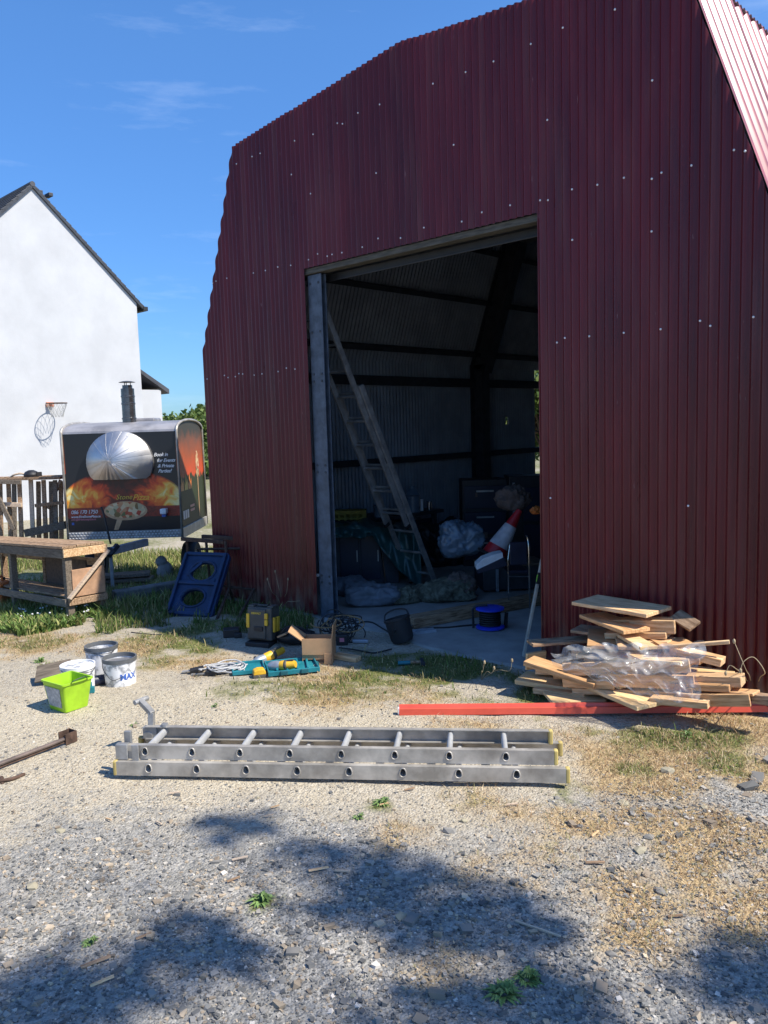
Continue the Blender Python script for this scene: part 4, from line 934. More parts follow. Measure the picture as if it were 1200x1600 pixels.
b = MB(); b.lathe([(.001, .0), (.02, .0), (.018, .012), (.001, .016)], 12, (xu0+.10, RW_L-.04, 2*RH+.004)); link('rivet', b, alu_dark, ld)
# red painted trim
a, b_ = G(624, 1121, .0), G(1300, 1115, .0); a.z = b_.z = .012
dx = (b_-a).normalized(); nyv = Vector((-dx.y, dx.x, 0)); Lt = (b_-a).length
tr_ = MB(); sec = [(0, .0), (.004, .035), (.012, .037), (.02, .034), (.028, .052), (.036, .053), (.036, .0)]
trm = thing('metal_trim', 'long bright red metal trim strip lying along the grass edge', 'metal strip', a, math.atan2(dx.y, dx.x))
tr_.prism(sec, lambda p, t: Vector((t, p[0], p[1])), 0, Lt); link('trim_profile', tr_, trim_red, trm, auto=25)
b = MB(); b.box((-.004, .018, .022), (.008, .03, .036)); link('end_cap', b, whitep, trm)

# ================================================================ TIMBER PILE
TONES = {0: wood, 1: mat('orange_timber', (.55, .29, .12), rough=.65, var=.24, scale=5, col2=(.76, .46, .23), stretch=(1.2, 14, 14), rnd=.15, bump=.05, bscale=8, spec=.3),
         2: mat('pale_fresh_timber', (.66, .43, .20), rough=.65, var=.15, scale=5, col2=(.84, .61, .34), stretch=(1.2, 14, 14), rnd=.12, bump=.05, bscale=8, spec=.3), 3: wood_old}
def plank_flat(A, B, C, y0, T, tone, label, taper=0):
    cx_, cy_ = (A[0]+C[0])/2, (A[1]+C[1])/2; z = PY(cx_, cy_, y0).z
    a, b_, c = G(*A, z), G(*B, z), G(*C, z)
    x = b_-a; Lp = x.length; x.normalize(); y = c-b_; y -= x*y.dot(x); Wd = max(y.length, .06); y.normalize()
    if x.cross(y).z < 0: x, y, a = x, y, a
    M = Matrix((x, y, x.cross(y))).transposed(); zz = M.col[2].z
    b = MB(); b.box((Lp/2, Wd/2, -T/2*zz), (Lp, Wd, T))
    o = link('plank', b, TONES[tone], bevel=.003); o.location = a; o.rotation_euler = M.to_euler()
    return tag(o, label, 'plank', 'timber pile by the barn wall')
def plank_edge(A, B, d0, d1, hgt, T, tone, label, roll=0):
    a, b_ = D(*A, d0), D(*B, d1); x = (b_-a); Lp = x.length; x.normalize(); y = Vector((0, 0, 1)).cross(x).normalized(); z = x.cross(y)
    M = Matrix((x, y, z)).transposed() @ Matrix.Rotation(R(roll), 3, 'X')
    b = MB(); b.box((Lp/2, 0, 0), (Lp, T, hgt)); o = link('plank', b, TONES[tone], bevel=.003); o.location = a; o.rotation_euler = M.to_euler()
    return tag(o, label, 'plank', 'timber pile by the barn wall')
plank_flat((893, 940), (1010, 960), (1074, 951), -.20, .022, 0, 'wide topmost board, half in shade, across the timber pile')
plank_flat((905, 960), (974, 986), (1003, 976), -.26, .022, 1, 'angled orange board just below the topmost board')
plank_flat((891, 984), (950, 992), (985, 985), -.16, .02, 3, 'grey short board end at the pile left side below the orange board')
plank_flat((833, 1007), (975, 996), (1010, 985), -.16, .018, 3, 'long shaded board reaching left to the doorway from the pile')
plank_flat((917, 1008), (964, 1010), (1003, 985), -.28, .02, 1, 'left one of three lit boards side by side mid pile')
plank_flat((965, 1010), (999, 1011), (1038, 985), -.28, .02, 0, 'middle one of three lit boards side by side mid pile')
plank_flat((1000, 1011), (1027, 1009), (1083, 982), -.28, .02, 2, 'right one of three lit boards side by side mid pile')
plank_flat((1030, 1007), (1083, 1004), (1104, 993), -.20, .02, 1, 'orange pointed board end at the pile right side above the stick')
plank_edge((1020, 1012), (1140, 1003), 4.5, 4.35, .02, .022, 0, 'long thin stick poking out right from the timber pile')
plank_edge((985, 978), (1055, 980), 4.7, 4.55, .075, .03, 0, 'board on edge in the gap under the topmost board')
plank_edge((1000, 967), (1053, 969), 4.75, 4.6, .03, .04, 1, 'small block just under the right end of the topmost board')
plank_edge((938, 972), (1010, 968), 4.85, 4.7, .03, .1, 1, 'short batten tucked between the two highest boards')
plank_edge((1055, 960), (1086, 979), 4.62, 4.5, .02, .085, 3, 'grey sloping board end behind the pile right of the topmost board', 30)
plank_edge((822, 1034), (852, 1029), 5.0, 5.05, .11, .02, 2, 'upright lit board end at the far left of the timber pile', 8)
plank_edge((826, 1032), (935, 1068), 4.88, 4.62, .03, .14, 1, 'long board sloping right from the pile left end under polythene')
plank_flat((804, 1062), (898, 1076), (925, 1062), -.42, .03, 2, 'pale thick board sticking out left at the pile bottom')
plank_flat((864, 1098), (948, 1093), (952, 1074), -.50, .02, 2, 'flat pale board on the grass at the pile front')
plank_flat((893, 1062), (995, 1105), (1095, 1096), -.42, .022, 2, 'long pale board running diagonally along the pile foot')
plank_edge((880, 1046), (1078, 1040), 4.72, 4.35, .075, .02, 0, 'upper long board on edge inside the clear polythene')
plank_edge((905, 1022), (1068, 1034), 4.75, 4.38, .02, .10, 2, 'flat lit board at the top inside the clear polythene')
plank_edge((940, 1062), (1085, 1066), 4.6, 4.32, .075, .02, 1, 'lower board on edge inside the clear polythene')
plank_edge((880, 1066), (960, 1070), 4.7, 4.55, .05, .03, 1, 'short board on edge at the left inside the polythene')
plank_edge((1050, 1014), (1130, 1034), 4.55, 4.38, .04, .09, 0, 'thick block end pointing right above the yellow board')
plank_flat((1060, 1046), (1140, 1058), (1164, 1051), -.16, .02, 2, 'bright yellow board end at the right side of the pile')
plank_edge((1075, 1060), (1161, 1063), 4.42, 4.25, .055, .10, 0, 'dark sided block beneath the bright yellow board')
plank_edge((1050, 1068), (1142, 1073), 4.42, 4.25, .035, .10, 1, 'brown board under the blocks at the pile right side')
plank_edge((1060, 1082), (1130, 1088), 4.38, 4.25, .022, .09, 0, 'thin board near the ground at the right of the pile')
plank_edge((1085, 1094), (1172, 1094), 4.3, 4.14, .065, .02, 1, 'brown board on edge at the lower right of the pile')
plank_edge((1130, 1079), (1182, 1083), 4.3, 4.17, .015, .09, 1, 'flat rust brown board over the lower right board')
plank_edge((1176, 1090), (1215, 1095), 4.2, 4.12, .05, .05, 3, 'rough splintered chunk at the right end of the pile')
fl = [(870, 1052, 1010, 1058, 4.9, 4.6), (900, 1040, 1060, 1046, 4.9, 4.5), (920, 1028, 1080, 1036, 4.85, 4.45), (900, 1016, 1060, 1022, 4.95, 4.55), (930, 1002, 1050, 1004, 4.85, 4.55), (900, 1075, 1080, 1082, 4.75, 4.38), (950, 990, 1045, 990, 4.8, 4.6), (1000, 1070, 1090, 1076, 4.6, 4.35), (840, 1045, 900, 1048, 5.05, 4.95), (1030, 1025, 1100, 1030, 4.62, 4.45), (1020, 1090, 1110, 1098, 4.42, 4.25), (840, 1075, 920, 1085, 4.9, 4.7), (960, 978, 1040, 981, 4.85, 4.65)]
for x0, y0, x1, y1, d0, d1 in fl:
    plank_edge((x0, y0), (x1, y1), d0, d1, .035, .13, random.choice((0, 1, 0)), 'inner board of the pile, mostly covered by others')
# polythene over the pile
def film_pt(u, v):
    # u left-right, v top-bottom; lies over the boards then hangs down the front
    xl = 852+18*math.sin(v*3.0)+(-6 if v > .3 else 8); xr = 1100-12*v+6*math.sin(v*9)
    if v > .45: xl += (v-.45)*150
    px = xl+(xr-xl)*u
    ytop = 1012-6*math.sin(u*3.1)+ (8 if u < .08 else 0) - (10*max(0, u-.85)/.15); ybot = 1062+38*min(1, u*1.5)-5*u
    py = ytop+(ybot-ytop)*v
    d = 4.68-.42*u-.10*math.sin(min(1, v)*math.pi/2)
    n = 0
    q = Vector((u*3.2, v*2.2, .3))
    for o_, w_2 in ((1.0, .05), (2.3, .03), (5.0, .008)): n += w_2*(.45-abs(mnoise.noise(q*o_+Vector((0, u*o_*.7, 0)))))*2
    return D(px, py+3*math.sin(u*31+v*14), d-.02-float(n))
b = MB(); b.grid(film_pt, 110, 60); o = link('polythene_sheet', b, film, smooth=True); tag(o, 'crumpled clear polythene sheet draped over the timber pile', 'plastic sheet')

# ================================================================ DOORWAY AND INTERIOR THINGS
FZ = .013
# aluminium ladder leaning inside
xr, xl = .0, -.335
foot = PX(682, 905, xr); foot.z = FZ; topp = PX(511, 462, xr)
dirv = (topp-Vector((xr, foot.y, FZ))).normalized()
lean = thing('leaning_ladder', 'aluminium extension ladder leaning up inside the doorway', 'ladder', (xr-.17, foot.y, FZ))
nrm = Vector((0, -dirv.z, dirv.y)); 
if nrm.y > 0: nrm = -nrm
def lp(x, t, o=0): return Vector((x, foot.y, FZ))+dirv*t+nrm*o
TL_ = (topp-Vector((xr, foot.y, FZ))).length
for (xa, xb, t0, t1, o_) in ((xl, xr, 0, 2.25, 0), (xl+.028, xr-.028, .75, TL_, .056)):
    for x in (xa, xb):
        b = MB(); b.beam(lp(x, t0, o_), lp(x, t1, o_), .024, .055, nrm); r_ = link('rail', b, alu_dark, lean, world=True, bevel=.003)
        b = MB(); b.beam(lp(x, t0-.005, o_), lp(x, t0+.03, o_), .03, .06, nrm); link('foot_cap', b, black, r_, world=True)
    t = t0+.16
    while t < t1-.05:
        b = MB(); b.tube([lp(xa, t, o_), lp(xb, t, o_)], .013, 8); link('rung', b, alu_dark, lean, world=True, smooth=False); t += .252
# spirit level
sv = thing('spirit_level', 'long aluminium spirit level leaning by the right door jamb', 'spirit level', G(818, 1026, FZ))
a, b_ = G(818, 1026, FZ), PY(846, 880, .24)
d_ = (b_-a).normalized(); ex_ = a+d_*1.05
b = MB(); b.beam(a, a+d_*.52, .020, .038, FH); b.beam(a+d_*.60, ex_, .020, .038, FH); link('level_bar', b, mat('dusty_aluminium', (.45, .42, .36), rough=.55, metal=.3, var=.2), sv, world=True, bevel=.003)
b = MB(); b.beam(a+d_*.52, a+d_*.60, .022, .040, FH); vi = link('vial_housing', b, black, sv, world=True)
b = MB(); b.beam(a+d_*.535, a+d_*.585, .026, .018, FH); link('vial', b, mat('green_vial', (.35, .75, .08), rough=.2), vi, world=True)
# blue cable reel
p = G(766, 982, FZ); rl = thing('cable_reel', 'blue cable reel with black frame on the concrete floor', 'cable reel', p, YAW)
for z in (.015, .165):
    b = MB(); b.lathe([(.001, z-.012), (.10, z-.012), (.115, z-.006), (.115, z+.006), (.10, z+.012), (.001, z+.012)], 24); link('flange', b, bluebright, rl, auto=40)
b = MB(); 
for k in range(7): b.lathe([(.06, .03+.018*k), (.085, .034+.018*k), (.088, .039+.018*k), (.085, .044+.018*k), (.06, .047+.018*k)], 20)
link('wound_cable', b, black, rl, smooth=True)
b = MB(); b.tube([(-.135, 0, 0.01), (-.14, 0, .16), (-.11, 0, .19), (-.02, 0, .195)], .010, 7); link('carry_frame', b, black, rl)
b = MB(); b.tube([(.125, .02, .0), (.135, .02, .12)], .016, 7); link('stand_foot', b, black, rl)
# black tipped bucket, flex
p = G(630, 1004); bk = thing('rubber_bucket', 'black rubber bucket tipped forward at the edge of the floor', 'bucket', (p.x, p.y, gz(p)+.015), YAW, rot=(R(-8), R(-14), YAW)); bk.scale = (.88, .88, .88)
b = MB(); b.lathe([(.001, 0), (.085, 0), (.10, .03), (.112, .20), (.112, .215), (.104, .215), (.09, .02), (.001, .02)], 22); link('bucket_body', b, rubber, bk, auto=40)
b = MB(); b.lathe([(.108, .19), (.118, .195), (.118, .215), (.106, .218)], 22); link('rim', b, rubber, bk, auto=40)
b = MB(); b.tube(curve_pts([(-.11, 0, .2), (-.09, .06, .26), (.0, .09, .28), (.09, .06, .26), (.11, 0, .2)]), .008, 6); link('handle', b, black, bk)
def cable(label, pts, r=.006, m=black, name='cable'):
    b = MB(); b.tube(curve_pts(pts, 8), r, 6); return tag(link(name, b, m, smooth=True), label, 'cable')
g_ = lambda px, py, z=.02: G(px, py, z)
cable('thin black cable looping from the tangle to the black bucket', [g_(548, 985), g_(562, 973), g_(580, 972), g_(598, 982), g_(612, 990, .05), g_(618, 984, .15)])
cable('black cable on the concrete between bucket and blue reel', [g_(640, 992), g_(665, 982), g_(700, 980), g_(730, 977), g_(760, 975)])
# metal plates on floor
for q, rz, lab in (((661, 988), .3, 'small grey ribbed plate on the floor beside the black bucket'), ((721, 957), 1.3, 'small grey ribbed plate on the floor toward the blue reel')):
    p = G(*q, FZ); t = thing('metal_plate', lab, 'plate', p, YAW+rz, 'ribbed plates on the concrete floor')
    b = MB(); b.box((0, 0, .006), (.20, .085, .012)); link('plate', b, galv, t)
    b = MB(); b.box((0, .03, .016), (.20, .012, .01)); b.box((0, -.03, .016), (.20, .012, .01)); link('rib', b, galv, t)
# timber beam on floor and thin rods
def longbox(name, label, cat, a, b_, wd, ht, m):
    mb = MB(); mb.box((0, 0, 0), ((b_-a).length, wd, ht)); o = link(name, mb, m, bevel=.003); o.location = (a+b_)/2; o.rotation_euler = (b_-a).to_track_quat('X', 'Z').to_euler(); return tag(o, label, cat)
longbox('timber_beam', 'long brown timber beam on the concrete floor inside the doorway', 'beam', G(640, 972, .06), G(850, 934, .06), .13, .09, wood_old)
longbox('floor_batten', 'thin dark batten on the floor in front of the timber beam', 'batten', G(640, 980, .03), G(705, 964, .03), .03, .03, wood_grey)
longbox('small_offcut', 'short wood offcut in shade beside the cardboard box', 'offcut', G(524, 1024, .02), G(560, 1030, .02), .07, .035, wood)
# white sacks, netting heaps
def heap(name, label, cat, px, py, dims, m, seed, amp=.3, sub=3):
    p = G(px, py, FZ); b = MB(); b.blob((0, 0, dims[2]*.8), dims, seed, amp, 5, flat=-dims[2]*.8)
    fq = 1.25/max(dims)
    def crump(v):
        q = Vector(v)*fq+Vector((seed*3.1, 0, 0)); a_ = 0
        for o_, w_2 in ((1.3, .55), (2.6, .35), (5.2, .2)): a_ += w_2*(.5-abs(mnoise.noise(q*o_)))*2
        k_ = 1+.30*a_-.12; return (v[0]*k_, v[1]*k_, max(.0, v[2]*k_))
    b.v = [crump(v) for v in b.v]; o = link(name, b, m, smooth=True); o.location = p; o.rotation_euler = (0, 0, YAW); return tag(o, label, cat)
heap('white_sack', 'crumpled white woven sack on the floor by the galvanised column', 'sack', 583, 945, (.26, .16, .11), clothwhite, 21, .35)
heap('white_sack', 'smaller white sack flattened behind the crumpled sack at the column', 'sack', 545, 928, (.22, .16, .09), clothwhite, 22, .35)
heap('netting_heap', 'small straw-coloured heap beside the white sack', 'heap', 632, 942, (.16, .12, .08), straw, 23, .3)
heap('netting_heap', 'wide straw-coloured heap under the tarpaulin end', 'heap', 697, 938, (.27, .16, .10), straw, 24, .3)
# cabinet under green tarpaulin
p = G(592, 925, FZ); q = p+FH*.50-RTV*.10; cb = thing('low_cabinet', 'dark low cabinet half covered by the green tarpaulin', 'cabinet', (q.x, q.y, FZ), YAW)
b = MB(); b.box((-.02, .1, .28), (.66, .32, .56)); link('cabinet_body', b, darksteel, cb, bevel=.006)
for x in (-.20, .02): 
    b = MB(); b.box((x, -.066, .28), (.20, .012, .46)); dr_ = link('door', b, navy, cb, bevel=.004)
    b = MB(); b.box((x+.08, -.078, .3), (.012, .012, .12)); link('handle', b, alu_dark, dr_)
b = MB(); b.beam((.13, -.10, .40), (.17, -.13, .02), .012, .012); link('trim_strip', b, chrome, cb)
def tarp_pt(u, v):
    x = -.48+1.02*u; top = .63-.10*abs(u-.35)**1.5*2
    fold = .05*math.sin(u*17+v*5)+.03*math.sin(u*33-v*9)
    hang = (0.12 if u < .12 else (.05+.55*max(0, (u-.5)/.5)**.8 if u > .5 else .05))
    if v < .5: y = .32-.46*(v/.5); z = top+fold*.4
    else: y = -.14-.10*math.sin((v-.5)*3)-abs(fold)*.8; z = top-(hang if u > .5 or u < .12 else .10)*(v-.5)*2+fold*.25
    return Vector((x, y, max(z, .015)))
b = MB(); b.grid(tarp_pt, 60, 36); o = link('tarpaulin', b, dkgreen_tarp, smooth=True); o.location = cb.location; o.rotation_euler = (0, 0, YAW)
so_ = o.modifiers.new('thickness', 'SOLIDIFY'); so_.thickness = .004; tag(o, 'dark green tarpaulin thrown over the low cabinet beside the ladder foot', 'tarpaulin')
# yellow crate near wall
p = PX(541, 850, -1.15); cr_ = thing('yellow_crate', 'dull yellow plastic crate against the corrugated wall behind the column', 'crate', (p.x, p.y, .30), YAW)
b = MB(); 
for x in np.linspace(-.2, .2, 7): b.box((x, 0, .22), (.022, .02, .42))
for z in np.linspace(.02, .42, 8): b.box((0, 0, z), (.44, .024, .022))
b.box((0, .14, .22), (.44, .02, .44)); b.box((-.22, .07, .22), (.02, .16, .44)); b.box((.22, .07, .22), (.02, .16, .44)); link('lattice_sides', b, dyellow, cr_)
b = MB(); b.box((0, .07, .44), (.46, .19, .022)); link('rim', b, dyellow, cr_, bevel=.004)
b = MB(); b.box((0, .05, -.15), (.5, .3, .29)); o = link('storage_box', b, darksteel, bevel=.01); o.location = cr_.location; o.rotation_euler = (0, 0, YAW); o.location.z = .30; tag(o, 'dark box under the dull yellow crate by the wall', 'box')
# bench along side wall with cans
zb_ = .66; p0, p1 = PX(556, 806, -1.0), PX(676, 804, -1.0)
wbn = thing('wall_bench', 'dark bench with cans along the corrugated side wall', 'bench', (-1.15, (p0.y+p1.y)/2, FZ))
zb_ = (p0.z+p1.z)/2
b = MB(); b.beam((-1.2, p0.y-.1, zb_-.02), (-1.2, p1.y+.15, zb_-.02), .5, .04); link('bench_top', b, darksteel, wbn, world=True)
b = MB(); b.beam((-1.0, p0.y, zb_-.16), (-1.0, p1.y, zb_-.16), .02, .14); link('drawer_front', b, navy, wbn, world=True, bevel=.004)
for y in (p0.y, p1.y):
    for x in (-.98, -1.42): b = MB(); b.beam((x, y, FZ), (x, y, zb_-.04), .05, .05, (0, 1, 0)); link('leg', b, darksteel, wbn, world=True)
def can(px, py, r, h, m, lab, name='paint_can', cat='can'):
    p = PX(px, py, -1.06); t = thing(name, lab, cat, (p.x, p.y, zb_)); b = MB(); b.lathe([(.001, 0), (r, 0), (r, h), (r*.93, h), (r*.93, h-.006), (.001, h-.006)], 18); link('can_body', b, m, t, auto=40)
    b = MB(); b.tube([(r*1.02*math.cos(a), r*1.02*math.sin(a), h-.004) for a in np.linspace(0, 6.283, 17)], .004, 5, cap=False); link('can_rim', b, chrome, t); return t
can(592, 800, .055, .14, bluewhite, 'pale blue can standing at the left on the wall bench')
can(632, 800, .05, .12, galv, 'metal can seen between the leaning ladder rails')
t = can(645, 790, .085, .20, bluewhite, 'large pale water bottle shaped container on the wall bench', 'water_container', 'container')
b = MB(); b.lathe([(.085, .2), (.06, .26), (.03, .28), (.03, .31), (.001, .31)], 18); link('container_neck', b, bluewhite, t, auto=40)
can(659, 800, .022, .15, whitep, 'tall slim white tube on the wall bench right of the ladder', 'sealant_tube', 'tube')
can(671, 800, .03, .10, chrome, 'short shiny can at the right end of the wall bench')
can(650, 803, .03, .08, darksteel, 'small dark can in front of the water container')
# tall dark cupboards at rear
p = G(735, 905, FZ); cu_ = thing('tool_cupboard', 'dark tool cupboard with pale labels below the portal column', 'cupboard', (p.x-.35, p.y+.75, FZ), YAW)
b = MB(); b.box((0, .2, .5), (.52, .4, 1.0)); link('cupboard_body', b, black, cu_, bevel=.008)
for k in range(3):
    b = MB(); b.box((0, -.008, .2+.3*k), (.48, .016, .26)); dr_ = link('drawer', b, navy, cu_, bevel=.005)
    b = MB(); b.box((0, -.024, .27+.3*k), (.2, .012, .02)); link('handle', b, alu_dark, dr_)
b = MB(); b.box((-.1, -.02, .83), (.025, .004, .05)); b.box((-.14, -.02, .35), (.05, .004, .05)); b.box((-.02, -.02, .36), (.09, .004, .07)); link('paper_label', b, brown_cloth, cu_)
p = G(790, 905, FZ); c2 = thing('machine_cabinet', 'black machine cabinet with a vertical metal strip at the back', 'cabinet', (p.x-.15, p.y+.75, FZ), YAW)
b = MB(); b.box((.05, .2, .52), (.62, .4, 1.04)); link('cabinet_body', b, black, c2, bevel=.01)
b = MB(); b.box((-.21, -.012, .72), (.025, .02, .5)); link('metal_strip', b, galv, c2)
for k in range(2):
    b = MB(); b.box((.1, -.006, .3+.42*k), (.4, .012, .38)); link('door', b, navy, c2, bevel=.005)
heap('brown_sack', 'brown crumpled sacking piled on the machine cabinet', 'sacking', 806, 905, (.15, .12, .12), brown_cloth, 31, .3).location = D(803, 787, 7.9)+Vector((0, 0, -.06))
heap('dark_sheeting', 'black heap of sheeting behind the clear bag', 'heap', 690, 890, (.32, .25, .26), black, 33, .3).location += FH*.35
heap('orange_bag', 'small dull orange item at the right edge of the doorway', 'bag', 838, 900, (.05, .05, .035), orange, 35, .2).location = D(838, 803, 7.2)
# low steel box with things on it
p = G(790, 926, FZ); bx_ = thing('steel_chest', 'low dark steel chest under the traffic cone', 'chest', (p.x, p.y+.1, FZ), YAW+.1)
b = MB(); b.box((.02, .16, .135), (.62, .40, .23)); link('chest_body', b, darksteel, bx_, bevel=.008)
b = MB(); b.box((.02, .16, .262), (.64, .42, .024)); link('lid', b, wood_grey, bx_, bevel=.004)
for x in (-.16, -.145): b = MB(); b.box((x, -.045, .12), (.010, .012, .22)); link('corner_strip', b, galv, bx_)
o = heap('clear_bag', 'crumpled translucent bag stuffed beside the cone', 'bag', 716, 905, (.22, .18, .19), bluewhite, 41, .28); o.location = D(718, 850, 7.9); o.location.z -= .12
o2 = heap('dark_bag', 'brown dark bag below the translucent bag', 'bag', 715, 905, (.17, .14, .12), brown_cloth, 42, .25); o2.location = D(716, 893, 7.6); o2.location.z = FZ
# traffic cone, leaning
c0, c1 = D(771, 868, 7.35), D(812, 797, 7.35)
ax = (c1-c0); CL = ax.length; cone = thing('traffic_cone', 'red and white traffic cone toppled against the clutter inside', 'traffic cone', c0)
qz = ax.to_track_quat('Z', 'Y'); cone.rotation_euler = qz.to_euler()
def cr_at(t): return .112*(1-t)+.026*t
for t0, t1, m, nm in ((.0, .20, redp, 'cone_base_band'), (.20, .66, mat('sleeve_grey', (.42, .43, .46)), 'reflective_sleeve'), (.66, 1.0, redp, 'cone_tip')):
    b = MB(); b.lathe([(cr_at(t0)+(.003 if m is not redp else 0), CL*t0), (cr_at(t1)+(.003 if m is not redp else 0), CL*t1)], 22, cap1=(t1 == 1.0)); link(nm, b, m, cone, auto=40)
b = MB(); b.box((0, 0, -.012), (.25, .25, .022)); link('foot_plate', b, black, cone, bevel=.006)
# white and navy cover
cvp = D(766, 880, 7.05); cv_ = thing('plastic_cover', 'white topped navy plastic cover lying before the traffic cone', 'cover', cvp, YAW, rot=(R(0), R(-14), YAW))
b = MB(); b.prism([(-.13, -.03), (-.12, .02), (-.05, .055), (.05, .065), (.13, .06), (.12, .0)], lambda p, t: Vector((p[0], t, p[1])), 0, .16); link('cover_top', b, whitep, cv_, bevel=.006)
b = MB(); b.prism([(-.13, -.06), (-.13, -.025), (.13, .02), (.14, -.06)], lambda p, t: Vector((p[0], t, p[1])), -.012, .15); link('cover_side', b, navy, cv_, bevel=.004)
# chrome chair frame
p = D(823, 850, 7.0); ch_ = thing('tube_chair', 'chrome tube chair frame with dark blue back behind the jamb', 'chair', (p.x, p.y, FZ), YAW)
b = MB(); b.tube(curve_pts([(.02, 0, FZ), (.02, 0, .5), (.015, .02, .62), (0, .03, .66)]), .0075, 7); b.tube([(-.16, .02, FZ), (-.16, .02, .45), (-.14, .03, .58)], .0065, 7); b.tube([(-.16, .02, .3), (.02, 0, .3)], .006, 6); link('chair_frame', b, chrome, ch_)
b = MB(); b.box((-.07, .03, .5), (.15, .02, .2)); link('chair_back', b, navy, ch_, bevel=.006)
b = MB(); b.box((-.07, .2, .33), (.17, .3, .03)); link('seat', b, navy, ch_, bevel=.008)

# ================================================================ TOOL CLUSTER
p = G(405, 1009); case = thing('power_tool_case', 'upright dark grey power tool case with yellow latches', 'tool case', (p.x, p.y, gz(p)+.035), YAW+R(-20), rot=(R(-4), 0, YAW+R(-22)))
dg = mat('case_grey', (.07, .065, .055), rough=.55, var=.25)
b = MB(); b.box((0, .07, .135), (.215, .125, .255)); b.box((-.02, .005, .135), (.16, .02, .235)); link('case_body', b, dg, case, bevel=.010)
b = MB(); b.box((0, -.008, .10), (.075, .012, .035)); link('handle_recess', b, black, case, bevel=.003)
b = MB(); b.box((0, .07, .272), (.09, .03, .014)); b.box((.085, .07, .268), (.05, .09, .016)); b.box((-.085, .07, .268), (.05, .09, .016)); link('carry_handle', b, dg, case, bevel=.005)
for x, z in ((-.092, .16), (.068, .20), (.068, .15)):
    b = MB(); b.box((x, -.004, z), (.026, .02, .11 if x < 0 else .045)); link('latch', b, yellow, case, bevel=.004)
for y in (.045, .095): b = MB(); b.box((.112, y, .13), (.02, .036, .115)); link('latch', b, yellow, case, bevel=.005)
me = text_mesh('DEWALT', .021, 0, .0008, 'CENTER', bold=.0008); o = link('lettering', me, gold_print, case); o.location = (-.02, -.0065, .212); o.rotation_euler = (R(90), 0, 0)
b = MB(); b.box((0, .04, .0), (.2, .16, .05)); o = link('black_block', b, black, bevel=.006); o.location = (case.location.x, case.location.y, gz(p)+.01); o.rotation_euler = (0, 0, YAW-.3); tag(o, 'black block under the upright power tool case', 'block')
p = G(362, 997); b = MB(); b.box((0, 0, .035), (.13, .09, .07)); b.box((.05, -.04, .02), (.06, .06, .04)); o = link('battery_charger', b, black, bevel=.008); o.location = (p.x, p.y, gz(p)); o.rotation_euler = (0, 0, YAW+.2); tag(o, 'small black charger in shade left of the tool case', 'charger')
p = G(462, 1005); tb_ = thing('tool_bag', 'open black tool bag in shade between case and cardboard box', 'bag', (p.x, p.y, gz(p)), YAW)
b = MB(); b.blob((0, 0, .06), (.16, .10, .07), 51, .2, 2, flat=-.06); link('bag_body', b, black, tb_, smooth=True)
b = MB(); b.tube(curve_pts([(-.1, -.05, .1), (-.05, -.06, .15), (.05, -.06, .14), (.1, -.05, .1)]), .006, 6); link('strap', b, black, tb_)
b = MB(); b.beam((-.12, -.08, .08), (-.05, -.1, .11), .05, .012); o = link('card_scrap', b, card, tb_)
# teal case (open, lying flat, two halves)
p = G(440, 1048); tcase = thing('teal_tool_case', 'open teal plastic tool case lying flat with ribbed tray', 'tool case', (p.x, p.y, gz(p)+.012), YAW+R(14))
def tray(name, x0, y0, x1, y1, h, wall=.012, z0=0.0):
    b = MB(); b.box(((x0+x1)/2, (y0+y1)/2, z0+.006), (x1-x0, y1-y0, .012))
    for yy in (y0, y1): b.box(((x0+x1)/2, yy, z0+h/2), (x1-x0+wall, wall, h))
    for xx in (x0, x1): b.box((xx, (y0+y1)/2, z0+h/2+.0007), (wall-.002, y1-y0, h))
    return link(name, b, teal, tcase, bevel=.004)
tray('case_base', -.10, -.135, .24, .13, .034); tray('case_lid', -.33, -.03, -.115, .19, .03)
for k in range(4):
    b = MB(); b.beam((-.04+.07*k, -.1, .022), (-.02+.07*k, .11, .022), .016, .02); link('rib', b, teal, tcase, bevel=.004)
for x, y in ((.0, -.146), (.14, -.146), (.25, -.02)):
    b = MB(); b.box((x, y, .018), (.05, .014, .03) if y < -.1 else (.014, .05, .03)); link('latch', b, mat('dark_teal', (.01, .09, .11), rough=.5), tcase, bevel=.003)
def grinder(label, a, b_, seed):
    ax_ = (b_-a); Lg = ax_.length; t = thing('angle_grinder', label, 'angle grinder', a, 0, 'yellow angle grinders on the teal case'); t.rotation_euler = ax_.to_track_quat('Z', 'Y').to_euler()
    b = MB(); b.lathe([(.001, .06), (.030, .06), (.034, .075), (.034, Lg*.62), (.029, Lg*.68), (.027, Lg*.94), (.022, Lg), (.001, Lg)], 16); link('motor_housing', b, yellow, t, auto=40)
    b = MB(); b.lathe([(.0345, Lg*.55), (.0355, Lg*.57), (.0355, Lg*.63), (.0305, Lg*.67)], 16); b.box((0, .030, Lg*.8), (.02, .012, Lg*.26)); link('grip', b, dg, t, bevel=.003)
    b = MB(); b.lathe([(.001, -.03), (.024, -.028), (.034, -.005), (.036, .03), (.031, .062), (.001, .062)], 16); b.tube([(0, -.01, 0), (0, -.055, 0)], .018, 12); link('gear_head', b, galv, t, auto=40)
    b = MB(); Mx = Matrix.Rotation(R(90), 3, 'X'); b.lathe([(.001, .052), (.05, .052), (.058, .045), (.058, .060), (.001, .062)], 20, M=Mx); link('disc', b, stone_pale, t, auto=40)
    b = MB(); b.tube([(.025, 0, .02), (.085, .0, .03)], .012, 10); link('side_handle', b, black, t)
    return t
gA = D(402, 1034, 5.72); gB = D(443, 1015, 5.85); grinder('yellow grinder at the back with a thick grey tail, tilted up', gA, gB, 1)
